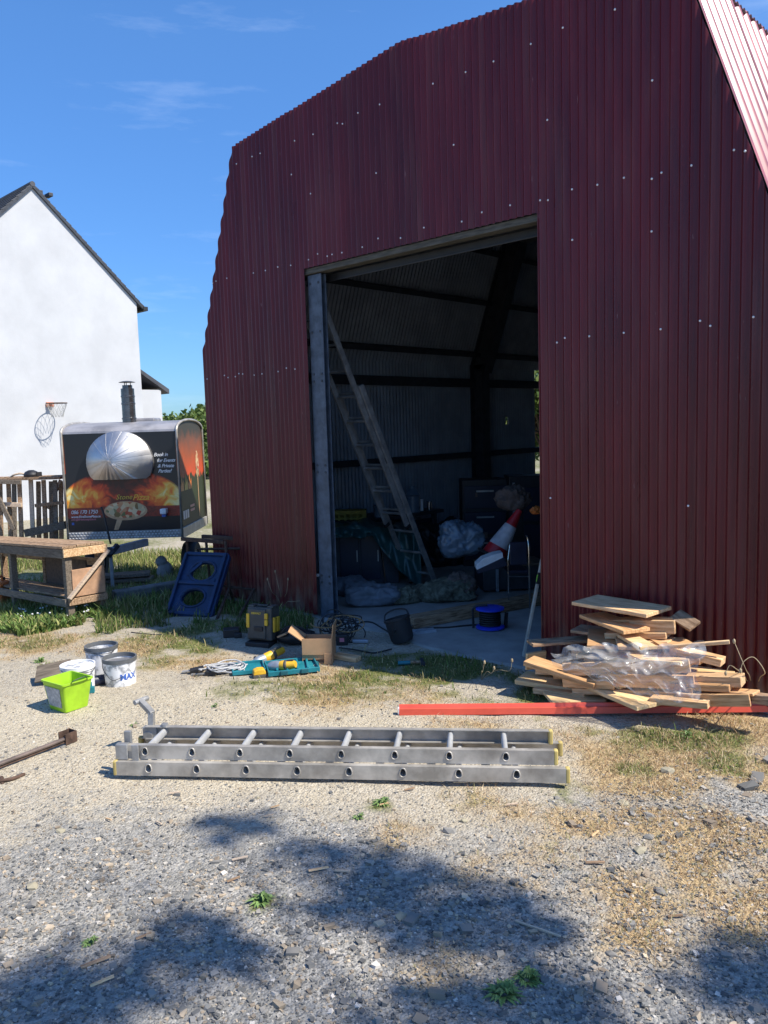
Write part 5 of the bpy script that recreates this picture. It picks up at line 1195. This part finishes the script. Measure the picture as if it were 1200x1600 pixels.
gA = D(426, 1041, 5.52); gB = D(462, 1038, 5.46); grinder('yellow grinder in front lying level on the teal tray', gA, gB, 2)
p = G(405, 1058); bt = thing('battery_pack', 'yellow and black battery pack on the ground before the teal case', 'battery', (p.x, p.y, gz(p)), YAW+.3)
b = MB(); b.box((0, 0, .012), (.088, .07, .024)); link('battery_base', b, dg, bt, bevel=.004)
b = MB(); b.prism([(-.042, .024), (-.036, .052), (-.01, .062), (.03, .06), (.042, .045), (.042, .024)], lambda p, t: Vector((p[0], t, p[1])), -.034, .034); link('battery_top', b, yellow, bt, bevel=.005)
# grey cable heap with plug
p = G(348, 1050); ch2 = thing('cable_heap', 'tangled heap of pale grey extension cable on dry ground', 'cable', (p.x, p.y, gz(p)), YAW)
b = MB(); rr = random.Random(3)
for k in range(13):
    cx_, cy_ = rr.uniform(-.07, .09), rr.uniform(-.05, .05); ra, rb_ = rr.uniform(.05, .14), rr.uniform(.03, .09); ph = rr.uniform(0, 6); rot = rr.uniform(-.5, .5)
    pts = []
    for a in np.linspace(0, 5.6, 26):
        x, y = ra*math.cos(a+ph), rb_*math.sin(a+ph); pts.append((cx_+x*math.cos(rot)-y*math.sin(rot), cy_+x*math.sin(rot)+y*math.cos(rot), .012+.018*abs(math.sin(a*1.3+k))+.006*(k % 5)))
    b.tube(pts, .0055, 5)
link('cable_loops', b, mat('pale_cable', (.42, .42, .42), rough=.55, var=.15), ch2, smooth=True)
b = MB(); b.beam((-.22, -.02, .02), (-.13, .01, .03), .05, .03); b.beam((-.10, -.06, .02), (-.02, -.07, .02), .06, .035); link('socket_block', b, black, ch2, bevel=.006)
b = MB(); b.beam((-.28, .0, .012), (-.2, .0, .02), .03, .006); b.beam((-.2, -.07, .012), (-.1, -.06, .012), .02, .008); link('metal_scrap', b, alu_dark, ch2)
# cardboard box
p = G(496, 1038); bxc = thing('cardboard_box', 'open brown cardboard box with flaps up on the ground', 'box', (p.x, p.y, gz(p)), YAW+R(-4))
w_, d_, h_ = .21, .20, .165; tk = .006
b = MB(); b.box((0, -d_/2+.105, h_/2+.045), (w_, tk, h_-.05)); link('front_wall', b, card, bxc)
b = MB(); b.box((0, .105+d_/2-.0, h_/2), (w_, tk, h_)); link('rear_wall', b, card, bxc)
for x in (-w_/2, w_/2): b = MB(); b.box((x, .105, h_/2), (tk, d_-tk-.002, h_)); link('side_wall', b, card, bxc)
b = MB(); b.box((0, .105, .006), (w_-tk, d_-tk, tk)); link('bottom', b, card, bxc)
b = MB(); b.beam((-w_/2, .105, h_), (-w_/2-.10, .10, h_+.075), tk, d_*.92, (0, 1, 0)); link('flap', b, card, bxc)
b = MB(); b.beam((w_/2, .105, h_), (w_/2+.012, .105, h_+.115), tk, d_*.92, (0, 1, 0)); link('flap', b, card, bxc)
b = MB(); b.box((.075, -.0, .04), (.05, tk, .08)); link('front_flap', b, card, bxc)
b = MB(); b.beam((-w_/2, .012, .055), (w_/2, .012, .055), tk*.8, .04); link('front_flap', b, card, bxc)
# dark wire tangle by the column
p = G(530, 1000); wt = thing('wire_tangle', 'dark tangle of cables and wire heaped by the doorway column', 'cables', (p.x, p.y, gz(p)), YAW)
b = MB(); b2 = MB()
for k in range(26):
    cx_, cy_, cz_ = rr.uniform(-.12, .1), rr.uniform(-.08, .12), rr.uniform(.06, .16); ra, rb_ = rr.uniform(.05, .13), rr.uniform(.05, .12); ph = rr.uniform(0, 6); tl = rr.uniform(.2, 1.4)
    pts = [(cx_+ra*math.cos(a+ph), cy_+.5*rb_*math.sin(a+ph)*math.cos(tl), max(.008, cz_+rb_*math.sin(a+ph)*math.sin(tl))) for a in np.linspace(0, rr.uniform(4, 6.2), 22)]
    (b2 if k % 7 == 0 else b).tube(pts, .005, 5)
link('cable_loops', b, black, wt, smooth=True); link('cable_loops', b2, mat('brown_cable', (.28, .17, .07), rough=.6), wt, smooth=True)
b = MB(); b.box((.03, -.12, .04), (.09, .07, .08)); link('plug_box', b, black, wt, bevel=.006)
b = MB(); b.box((.03, -.157, .045), (.035, .004, .03)); link('plug_label', b, pink_print, wt)
b = MB(); b.beam((.11, -.1, .02), (.23, -.12, .02), .03, .025); link('clamp', b, galv, wt, bevel=.005)
# hand tools by shade line
p0_, p1_ = G(622, 1036, .02), G(660, 1034, .02); hm = thing('hammer', 'hammer with brown shaft and teal grip at the shade edge', 'hammer', p0_)
b = MB(); b.tube([p0_, p0_+(p1_-p0_)*.5], .014, 8); link('grip', b, teal, hm, world=True)
b = MB(); b.tube([p0_+(p1_-p0_)*.5, p1_], .010, 8); link('shaft', b, wood_old, hm, world=True)
b = MB(); q = (p1_-p0_).normalized(); s_ = Vector((-q.y, q.x, 0)); b.beam(p1_-s_*.05, p1_+s_*.05, .028, .028); link('hammer_head', b, darksteel, hm, world=True, bevel=.004)
cable('dark thin cable lying in the grass left of the tool case', [g_(205, 988, .01), g_(250, 992, .01), g_(300, 990, .012), g_(345, 994, .012)], .005)
cable('dark lead lying along the ground beside the cardboard box', [g_(530, 1012, .01), g_(560, 1016, .012), g_(585, 1020, .01), g_(612, 1014, .01)], .006)

# ================================================================ STONES, GRASS
_A, _B, _F, _C = (np.array(v) for v in (CA, CB, CF, CP))
def in_view(x, y, z, mrg=.18):
    d = np.stack([x, y, z], 1)-_C; dz = d@_F; px = 600+FPX*(d@_A)/np.maximum(dz, .05); py = 800-FPX*(d@_B)/np.maximum(dz, .05)
    return (dz > 1.2) & (px > -1200*mrg) & (px < 1200*(1+mrg)) & (py > -100) & (py < 1600*(1+mrg)), dz
def clear_floor(x, y):    # keep scatter off the concrete floor
    return ~((x > -1.5) & (x < 3.8) & (y > -.02-.10*sstep(.6, 2.2, x)) & (y < 6.2))
_ib = bmesh.new(); bmesh.ops.create_icosphere(_ib, subdivisions=1, radius=1); IV = np.array([v.co[:] for v in _ib.verts]); IF = np.array([[v.index for v in f.verts] for f in _ib.faces]); _ib.free()
_ih = bmesh.new(); bmesh.ops.create_icosphere(_ih, subdivisions=1, radius=1); IV0, IF0 = IV, IF; _ih.free()
def stones_mesh(name, x, y, size, cols, verts=IV, faces=IF, sink=.62):
    n = len(x); m = len(verts); z = ground_z(x, y)
    sc_ = size[:, None]*np.stack([RNG.uniform(.7, 1.25, n), RNG.uniform(.6, 1.0, n), RNG.uniform(.35, .75, n)], 1)*.5
    V = verts[None]*sc_[:, None, :]*(1+RNG.uniform(-.42, .42, (n, m, 3)))
    a = RNG.uniform(0, 6.283, n); t = RNG.uniform(-.35, .35, n); ca, sa, ct, st = np.cos(a), np.sin(a), np.cos(t), np.sin(t)
    Y = V[:, :, 1]*ct[:, None]-V[:, :, 2]*st[:, None]; Z = V[:, :, 1]*st[:, None]+V[:, :, 2]*ct[:, None]
    X = V[:, :, 0]*ca[:, None]-Y*sa[:, None]; Y2 = V[:, :, 0]*sa[:, None]+Y*ca[:, None]
    P = np.stack([X+x[:, None], Y2+y[:, None], Z+(z+sc_[:, 2]*(1-sink*1.2))[:, None]], 2).reshape(-1, 3)
    Fc = (faces[None]+(np.arange(n)*m)[:, None, None]).reshape(-1, 3)
    return big_mesh(name, P, Fc, np.repeat(cols, m, 0))
def big_mesh(name, P, Fc, cols):
    me = bpy.data.meshes.new(name); k = Fc.shape[1]
    me.vertices.add(len(P)); me.vertices.foreach_set('co', P.astype(np.float32).ravel())
    me.loops.add(Fc.size); me.loops.foreach_set('vertex_index', Fc.astype(np.int32).ravel())
    me.polygons.add(len(Fc)); me.polygons.foreach_set('loop_start', np.arange(0, Fc.size, k, dtype=np.int32))
    me.update(calc_edges=True); me.validate(); me.shade_flat()
    at = me.color_attributes.new('tint', 'FLOAT_COLOR', 'POINT'); c4 = np.ones((len(P), 4), np.float32); c4[:, :3] = cols; at.data.foreach_set('color', c4.ravel())
    return me
def stone_cols(n):
    pal = np.array([(.10, .105, .11), (.155, .16, .16), (.21, .21, .205), (.29, .28, .26), (.34, .29, .225), (.23, .195, .155), (.44, .425, .40), (.40, .34, .26)])
    c = pal[RNG.choice(len(pal), n, p=[.18, .22, .18, .12, .10, .09, .06, .05])]; return c*RNG.uniform(.75, 1.25, (n, 1))*np.array([1.16, 1.09, 1.0])
def scatter(n, key, power=1.0, near=None):
    x = RNG.uniform(-4.5, 6.2, n); y = RNG.uniform(-4.4, 1.0, n); z = ground_z(x, y); ok, dz = in_view(x, y, z)
    ok &= clear_floor(x, y); x, y, dz = x[ok], y[ok], dz[ok]; g, d, s, gr = masks(x, y)
    p = key(g, d, s, gr, dz); k = RNG.random(len(x)) < p; return x[k], y[k], dz[k], g[k], d[k], s[k], gr[k]
x, y, dz, *_m = scatter(560000, lambda g, d, s, gr, dz: np.clip(+.13+.95*gr**1.3+.26*s+.12*d-.3*g, .01, 1)*np.clip(1.5-dz*.17, .12, 1))
sz = np.exp(RNG.normal(-5.15, .55, len(x)))+.0016*np.clip((dz-3)/3, 0, 1); sz = np.clip(sz, .0028, .032)*(.66+.42*_m[3])
OCT = np.array([(1, 0, 0), (-1, 0, 0), (0, 1, 0), (0, -1, 0), (0, 0, 1), (0, 0, -1)], float); OF = np.array([(0, 2, 4), (2, 1, 4), (1, 3, 4), (3, 0, 4), (2, 0, 5), (1, 2, 5), (3, 1, 5), (0, 3, 5)])
CUBE = np.array([(a*.8, b*.8, c*.8) for a in (-1, 1) for b in (-1, 1) for c in (-1, 1)]); CFc = np.array([(0, 1, 3), (0, 3, 2), (4, 6, 7), (4, 7, 5), (0, 4, 5), (0, 5, 1), (2, 3, 7), (2, 7, 6), (0, 2, 6), (0, 6, 4), (1, 5, 7), (1, 7, 3)])
print('gravel stones', len(x))
gv = link('gravel', stones_mesh('gravel', x, y, sz, stone_cols(len(x)), CUBE, CFc), pebblem, kind='stuff'); gv['label'] = 'loose grey gravel and grit over the yard'
# larger stones: each its own part of the ground
x, y, dz, *_m = scatter(9000, lambda g, d, s, gr, dz: np.clip(.01+.16*gr**2+.03*d-.1*g, 0, 1)); n_big = min(len(x), 170); big = np.argsort(dz)[:n_big] if len(x) > n_big else np.arange(len(x))
big = RNG.choice(len(x), n_big, replace=False)
protos = []
for k in range(8):
    v = (CUBE, IV0, CUBE*np.array([1, .8, 1]))[k % 3]; f = (CFc, IF0, CFc)[k % 3]
    V = v*np.array([.5, RNG.uniform(.3, .45), RNG.uniform(.16, .32)])*(1+RNG.uniform(-.28, .28, (len(v), 3)))
    protos.append(big_mesh('stone', V, f, np.repeat(np.minimum(stone_cols(1)*.9, .34), len(v), 0)))
def put_stone(xx, yy, s):
    me = protos[RNG.integers(8)]; o = bpy.data.objects.new('stone', me); COL.objects.link(o)
    if not me.materials: me.materials.append(pebblem)
    o.parent = ground; o.location = (xx, yy, float(ground_z(xx, yy))+s*.08); o.scale = (s, s, s); o.rotation_euler = (RNG.uniform(-.3, .3), RNG.uniform(-.3, .3), RNG.uniform(0, 6.28))
for i in big: put_stone(x[i], y[i], float(np.clip(RNG.gamma(3, .010), .024, .06)))
for px, py, s in ((1045, 1203, .11), (1170, 1228, .12), (1110, 1288, .09), (905, 1290, .06), (1015, 1275, .07), (990, 1273, .06), (975, 1252, .08), (1060, 1262, .05), (1100, 1262, .05), (1168, 1240, .06), (1010, 1365, .05), (1100, 1365, .045), (725, 1282, .06), (955, 1490, .06), (730, 1455, .07), (515, 1450, .06), (870, 1245, .05), (230, 1010, .05), (690, 1075, .04), (95, 1020, .04), (1015, 1310, .07), (1000, 1330, .08), (1200, 1190, .1), (1185, 1215, .12), (835, 1395, .05)):
    p = G(px, py); put_stone(p.x, p.y, s*.72)
# dry wood chips and twigs lying about
chips = []
rr = random.Random(12)
for px, py, ln in ((272, 1245, .05), (248, 1290, .045), (375, 1345, .06), (420, 1280, .04), (498, 1363, .075), (535, 1367, .06), (225, 1470, .05), (150, 1510, .09), (160, 1540, .07), (365, 1380, .05), (170, 1285, .04), (840, 1453, .16), (800, 1260, .05), (930, 1305, .05), (1055, 1430, .05), (930, 1350, .07), (600, 1260, .04), (430, 1265, .04), (640, 1235, .05)):
    p = G(px, py); p.z = gz(p)+.008
    mb = MB(); mb.beam((-ln/2, 0, 0), (ln/2, 0, .004), ln*.14 if ln < .12 else .007, .006); o = link('wood_chip', mb, rr.choice((wood_old, wood_lit, wood)), ground, bevel=.001); o.location = p; o.rotation_euler = (rr.uniform(-.1, .1), 0, YAW+rr.uniform(-.8, .8))
# blades of grass, one object
def blades(x, y, h, wd, cols, lean, name):
    n = len(x); z = ground_z(x, y); a = RNG.uniform(0, 6.283, n); b_ = RNG.uniform(0, 6.283, n)
    dx, dy = np.cos(a)*wd*.5, np.sin(a)*wd*.5; lx, ly = np.cos(b_)*lean*h, np.sin(b_)*lean*h
    hz_ = h*np.sqrt(np.clip(1-lean**2*.8, .08, 1))
    P = np.stack([np.stack([x-dx, y-dy, z-.004], 1), np.stack([x+dx, y+dy, z-.004], 1), np.stack([x+lx*.35+dx*.8, y+ly*.35+dy*.8, z+hz_*.6], 1), np.stack([x+lx*.35-dx*.8, y+ly*.35-dy*.8, z+hz_*.6], 1), np.stack([x+lx, y+ly, z+hz_], 1)], 1).reshape(-1, 3)
    o = (np.arange(n)*5)[:, None]
    Fc = np.concatenate([o+np.array([[0, 1, 2]]), o+np.array([[0, 2, 3]]), o+np.array([[3, 2, 4]])], 0)
    ob = link(name, big_mesh(name, P, Fc, np.repeat(cols, 5, 0)), grassm, kind='stuff'); return ob
def pick(pal, n): return np.array(pal)[RNG.integers(len(pal), size=n)]*RNG.uniform(.7, 1.3, (n, 1))
x, y, dz, g, d, s, gr = scatter(420000, lambda g, d, s, gr, dz: np.clip(g*1.1-.12, 0, .8)**1.4*np.clip(1.25-dz*.06, .4, 1)*np.clip(np.random.default_rng(5).normal(.55, .35, len(g)), .05, 1))
print('green blades', len(x))
h = RNG.gamma(2.2, .0125, len(x)).clip(.008, .075)*(.45+.8*g)*np.where(dz > 6, 1.3, 1); cg = pick([(.12, .18, .035), (.16, .21, .05), (.09, .13, .03), (.26, .26, .09), (.36, .31, .14), (.42, .33, .17)], len(x))
o = blades(x, y, h, RNG.uniform(.003, .006, len(x))*(1+.12*dz), cg, RNG.uniform(.2, .85, len(x)), 'grass'); o['label'] = 'short green grass patches in the yard'
x, y, dz, g, d, s, gr = scatter(620000, lambda g, d, s, gr, dz: np.clip(d*1.3-.22, 0, 1)*np.clip(1.3-dz*.1, .25, 1))
print('dry blades', len(x))
cd_ = pick([(.50, .345, .19), (.58, .43, .26), (.42, .27, .14), (.64, .51, .33), (.33, .20, .11), (.28, .26, .11)], len(x))
o = blades(x, y, RNG.uniform(.012, .045, len(x)), RNG.uniform(.0014, .0030, len(x))*(1+.10*dz), cd_, RNG.uniform(.72, 1.0, len(x)), 'dry_grass'); o['label'] = 'thin straw-dry grass between the stones'
# far grass beyond the trailer and under the bench
n = 26000; dd = RNG.uniform(7.2, 12.5, n); lat = RNG.uniform(-.52, -.16, n)*dd; x = CP.x+FH.x*dd+RTV.x*lat; y = CP.y+FH.y*dd+RTV.y*lat
k = (x < -1.62) & (fbm(x, y, 1.1) > .40); x, y = x[k], y[k]
o = blades(x, y, RNG.uniform(.05, .17, len(x)), RNG.uniform(.008, .016, len(x)), pick([(.14, .20, .045), (.20, .25, .07), (.30, .30, .11), (.42, .37, .18)], len(x)), RNG.uniform(.1, .7, len(x)), 'long_grass'); o['label'] = 'longer grass round the bench and trailer'
n = 15000; qx = RNG.uniform(150, 490, n); qy = RNG.uniform(908, 992, n); qp = [G(float(a_), float(b_)) for a_, b_ in zip(qx, qy)]; x = np.array([p[0] for p in qp]); y = np.array([p[1] for p in qp])
k = (fbm(x+3, y, 1.6) > .34+.22*sstep(960, 992, qy)+.12*sstep(380, 490, qx)) & clear_floor(x, y) & (y < -.02); x, y = x[k], y[k]
o = blades(x, y, RNG.gamma(2.5, .022, len(x)).clip(.015, .16), RNG.uniform(.006, .012, len(x)), pick([(.10, .16, .035), (.14, .20, .05), (.08, .12, .025), (.22, .22, .08), (.34, .29, .14)], len(x)), RNG.uniform(.1, .75, len(x)), 'shade_grass'); o['label'] = 'rough grass in the barn shade round the blue panel'
# clover flowers below the bench
fx = MB(); rr = random.Random(5)
for k in range(46):
    p = G(rr.uniform(28, 140), rr.uniform(942, 968)); fx.blob((p.x, p.y, gz(p)+rr.uniform(.05, .11)), (.010, .010, .008), k, 0, 1)
o = link('clover_flowers', fx, whitep, kind='stuff'); o['label'] = 'small white clover flowers in the grass below the bench'
cx = RNG.uniform(-2.6, -1.55, 4200); cy = RNG.uniform(-1.95, -1.0, 4200); k = fbm(cx, cy, 2.0) > .42; cx, cy = cx[k], cy[k]
o = blades(cx, cy, RNG.uniform(.04, .12, len(cx)), RNG.uniform(.02, .032, len(cx)), pick([(.12, .20, .045), (.17, .25, .06), (.10, .15, .04), (.30, .30, .11)], len(cx)), RNG.uniform(.3, .9, len(cx)), 'clover'); o['label'] = 'leafy clover under the bench'
# ---- individual weeds
def leaf_fan(mb, c, n, ln, wd, rise, seed):
    rn = random.Random(seed)
    for k in range(n):
        a = 2*math.pi*k/n+rn.uniform(-.3, .3); l_ = ln*rn.uniform(.6, 1.1); u = Vector((math.cos(a), math.sin(a), 0)); s_ = Vector((-u.y, u.x, 0)); up = rise*rn.uniform(.5, 1.2)
        c_ = Vector(c); mb.add([c_, c_+u*l_*.5+s_*wd+Vector((0, 0, up*.8)), c_+u*l_+Vector((0, 0, up*.5)), c_+u*l_*.5-s_*wd+Vector((0, 0, up*.8)), c_+u*l_*.5+Vector((0, 0, up*.62))], [(0, 4, 1), (1, 4, 2), (2, 4, 3), (3, 4, 0)])
wgreen = mat('weed_leaf', (.14, .22, .06), rough=.6, var=.35, scale=20)
for px, py, n, ln, lab in ((408, 1413, 26, .065, 'dark green weed clump in the tree shade near the foreground'), (596, 1257, 18, .06, 'small rosette weed between ladder and foreground shade'), (822, 1532, 20, .07, 'broad leaved weed at the foreground shade edge'), (785, 1555, 18, .08, 'pale green rosette weed lowest in the foreground'), (140, 1476, 16, .04, 'tiny green weed tuft in the left foreground gravel'), (560, 1283, 12, .04, 'flat tuft of green weed left of the rosette weed'), (208, 1133, 9, .035, 'tiny green sprig beside the ladder hook'), (335, 1108, 8, .04, 'small upright sprig on bare sand behind the ladder'), (62, 1036, 18, .07, 'low grass tuft left of the lime tub'), (1070, 1150, 24, .06, 'tufted weed at the right in front of the red strip'), (1140, 1098, 18, .05, 'bright green weed at the foot of the timber pile right end'), (1100, 1092, 12, .045, 'green weed tuft under the polythene corner')):
    p = G(px, py); ln *= .8; n = int(n*1.3); mb = MB(); leaf_fan(mb, (0, 0, 0), n, ln, ln*.13, ln*.35, px); leaf_fan(mb, (.01, .01, .006), n//2, ln*.6, ln*.13, ln*.6, px+1)
    o = link('weed', mb, wgreen); o.location = (p.x, p.y, gz(p)); tag(o, lab, 'weed')
strawm = mat('dry_stalk', (.38, .29, .17), rough=.8, var=.25)
def stalks(lab, base, tips, r=.0035, heads=True):
    t = thing('dry_stalks', lab, 'dry plant', base)
    for tp_ in tips:
        mb = MB(); pts = curve_pts([base]+[base.lerp(tp_[0], .55)+Vector((0, 0, .03))]+list(tp_), 5); mb.tube(pts, [r*(1-.6*i/len(pts)) for i in range(len(pts))], 5)
        if heads: mb.blob(pts[-1], (.009, .009, .016), 3, .2, 1)
        link('stalk', mb, strawm, t, world=True)
bs = G(1178, 1088); stalks('tall bent dry stalks against the red wall beside the timber pile', bs, [[D(1165, 1045, 4.2), D(1147, 1002, 4.25)], [D(1195, 1050, 4.15), D(1178, 1027, 4.15), D(1162, 1034, 4.15), D(1157, 1048, 4.15)], [D(1150, 1045, 4.2), D(1140, 1040, 4.2), D(1134, 1052, 4.2)]])
bs = G(442, 952); stalks('dark dry weed stems against the red wall behind the tool case', bs, [[D(436, 920, 7.3), D(430, 893, 7.3)], [D(448, 925, 7.25), D(450, 905, 7.25)], [D(455, 940, 7.2), D(478, 938, 7.2)], [D(425, 925, 7.3), D(418, 905, 7.3)]])
bs = G(752, 1062); stalks('few pale grass stalks rising at the shade edge by the doorway', bs, [[D(754, 1050, 4.95), D(757, 1035, 4.95)], [D(768, 1052, 4.95), D(772, 1044, 4.95)], [D(796, 1048, 4.95), D(800, 1032, 4.95)]], .002)

# ================================================================ TREES
def tree(name, label, base, hgt, crown_c, crown_r, nleaf, leaf, pal, seed, clumps=None, group=None, trunk_r=.18, limbs=7):
    rn = random.Random(seed); gnp = np.random.default_rng(seed); t = thing(name, label, 'tree', base, 0, group)
    base = Vector(base); cc = Vector(crown_c)
    mb = MB(); top = cc+Vector((0, 0, crown_r[2]*.3)); pts = curve_pts([base-Vector((0, 0, .2)), base.lerp(top, .3)+Vector((rn.uniform(-.1, .1), rn.uniform(-.1, .1), 0)), base.lerp(top, .65), top], 5); mb.tube(pts, [trunk_r*(1-.8*i/len(pts)) for i in range(len(pts))], 9)
    cl = list(clumps or [])
    for k in range(limbs*4 if not clumps else limbs):
        u = gnp.normal(size=3); u /= np.linalg.norm(u); u[2] = abs(u[2])*.8-.25; q = cc+Vector((u[0]*crown_r[0]*.72, u[1]*crown_r[1]*.72, u[2]*crown_r[2]*.8)); cl.append((q, min(crown_r)*rn.uniform(.28, .45)))
    for q, r_ in cl:
        s0 = pts[rn.randrange(len(pts)//2, len(pts)-2)]; mid = s0.lerp(q, .5)+Vector((0, 0, .15*crown_r[2]*rn.random())); mb.tube(curve_pts([s0, mid, q], 4), [trunk_r*(.28 if not clumps else .09)*(1-.85*i/9) for i in range(9)], 5)
    link('trunk', mb, bark, t, world=True, smooth=True)
    wts = np.array([r_**2 for q, r_ in cl]); idx = gnp.choice(len(cl), nleaf, p=wts/wts.sum())
    Cq = np.array([c[0][:] for c in cl])[idx]; Rq = np.array([c[1] for c in cl])[idx]
    u = gnp.normal(size=(nleaf, 3)); u /= np.linalg.norm(u, axis=1)[:, None]; P0 = Cq+u*(Rq*gnp.random(nleaf)**.45)[:, None]*np.array([1, 1, .8])
    a = gnp.normal(size=(nleaf, 3)); a /= np.linalg.norm(a, axis=1)[:, None]; b = np.cross(a, gnp.normal(size=(nleaf, 3))); b /= np.linalg.norm(b, axis=1)[:, None]; s_ = leaf*gnp.uniform(.6, 1.3, nleaf)[:, None]
    P = np.stack([P0-a*s_*.5, P0+b*s_*.32, P0+a*s_*.6, P0-b*s_*.32], 1).reshape(-1, 3); Fc = np.arange(nleaf*4).reshape(-1, 4)
    cols = np.array(pal)[gnp.integers(len(pal), size=nleaf)]*gnp.uniform(.7, 1.3, (nleaf, 1))
    link('crown', big_mesh('crown', P, Fc, np.repeat(cols, 4, 0)), leafm, t, world=True); return t
GP = [(.10, .16, .035), (.14, .20, .05), (.18, .23, .07), (.08, .12, .03)]
for k, (px, pyt, dist, rr_, lab) in enumerate(((268, 634, 42, 2.6, 'rounded green tree far behind the trailer'), (296, 628, 36, 2.4, 'lighter bushy tree between the trailer and the barn'), (318, 608, 34, 2.9, 'taller green tree touching the barn corner'), (246, 645, 50, 2.3, 'small far tree beside the house porch'), (345, 620, 40, 3, 'tree mostly hidden behind the barn corner'))):
    c = D(px, pyt, dist); c.z -= rr_*.85; bse = Vector((c.x, c.y, -.6)); tree('broadleaf_tree', lab, bse, c.z, c, (rr_, rr_, rr_*.95), 9000, .22, GP if k != 1 else [(.16, .22, .06), (.21, .25, .08), (.12, .17, .045)], 60+k, group='trees beyond the yard', trunk_r=.2)
c = D(850, 690, 16.5); tree('broadleaf_tree', 'leafy tree outside, glimpsed through the gap at the barn rear', (c.x, c.y, -.2), 3, (c.x, c.y, 1.55), (1.7, 1.7, 1.75), 9000, .15, GP, 77, group='trees beyond the yard', trunk_r=.12)
# the tree that shades the foreground: it stands to the right of the camera
HS = 7.2; sx_, sy_ = SUNV.x/SUNV.z, SUNV.y/SUNV.z
def over(px, py, hh): p = G(px, py); return Vector((p.x+sx_*hh, p.y+sy_*hh, hh))
cl = []
for px, py, r_, hh in ((350, 1296, .20, 7.0), (400, 1288, .16, 7.3), (320, 1290, .08, 7.2), (470, 1338, .18, 7.0), (540, 1365, .24, 7.4), (600, 1360, .24, 7.1), (660, 1385, .26, 7.5), (600, 1415, .26, 7.0), (540, 1420, .20, 7.3), (740, 1405, .24, 7.2), (820, 1425, .20, 7.0), (700, 1440, .22, 7.6), (770, 1455, .2, 7.2), (640, 1460, .18, 7.2), (860, 1450, .14, 7.3),
                       (860, 1520, .16, 7.1), (830, 1575, .22, 7.0), (640, 1590, .20, 7.5), (740, 1600, .22, 7.3), (890, 1590, .2, 7.3), (690, 1555, .10, 7.2),
                       (270, 1460, .20, 7.0), (330, 1470, .20, 7.4), (370, 1500, .16, 7.1), (230, 1490, .22, 7.2), (290, 1515, .18, 7.0), (150, 1530, .20, 7.3), (60, 1550, .26, 7.1), (20, 1585, .26, 7.0), (110, 1580, .26, 7.4), (210, 1560, .16, 7.2), (150, 1375, .07, 7.2), (220, 1385, .06, 7.2), (100, 1470, .10, 7.0),
                       (1110, 1500, .18, 7.0), (1160, 1520, .20, 7.3), (1200, 1485, .16, 7.1), (1100, 1545, .14, 7.2), (1200, 1560, .22, 7.4), (1260, 1510, .26, 7.2), (-60, 1560, .26, 7.3)):
    cl.append((over(px, py, hh), r_*.80))
for k in range(26): 
    cl.append((over(random.uniform(-300, 1500), random.uniform(2600, 3600), random.uniform(6.2, 8.6)), random.uniform(.3, .55)))
bs = over(650, 1700, 7.2); bs = Vector((bs.x+1.2, bs.y-.6, 0))
tree('shade_tree', 'leafy tree right of the view whose shadow dapples the foreground gravel', bs, 7, over(600, 1750, 6.8), (1.6, 1.6, 1.2), 13500, .08, GP, 91, clumps=cl, trunk_r=.2, limbs=0)
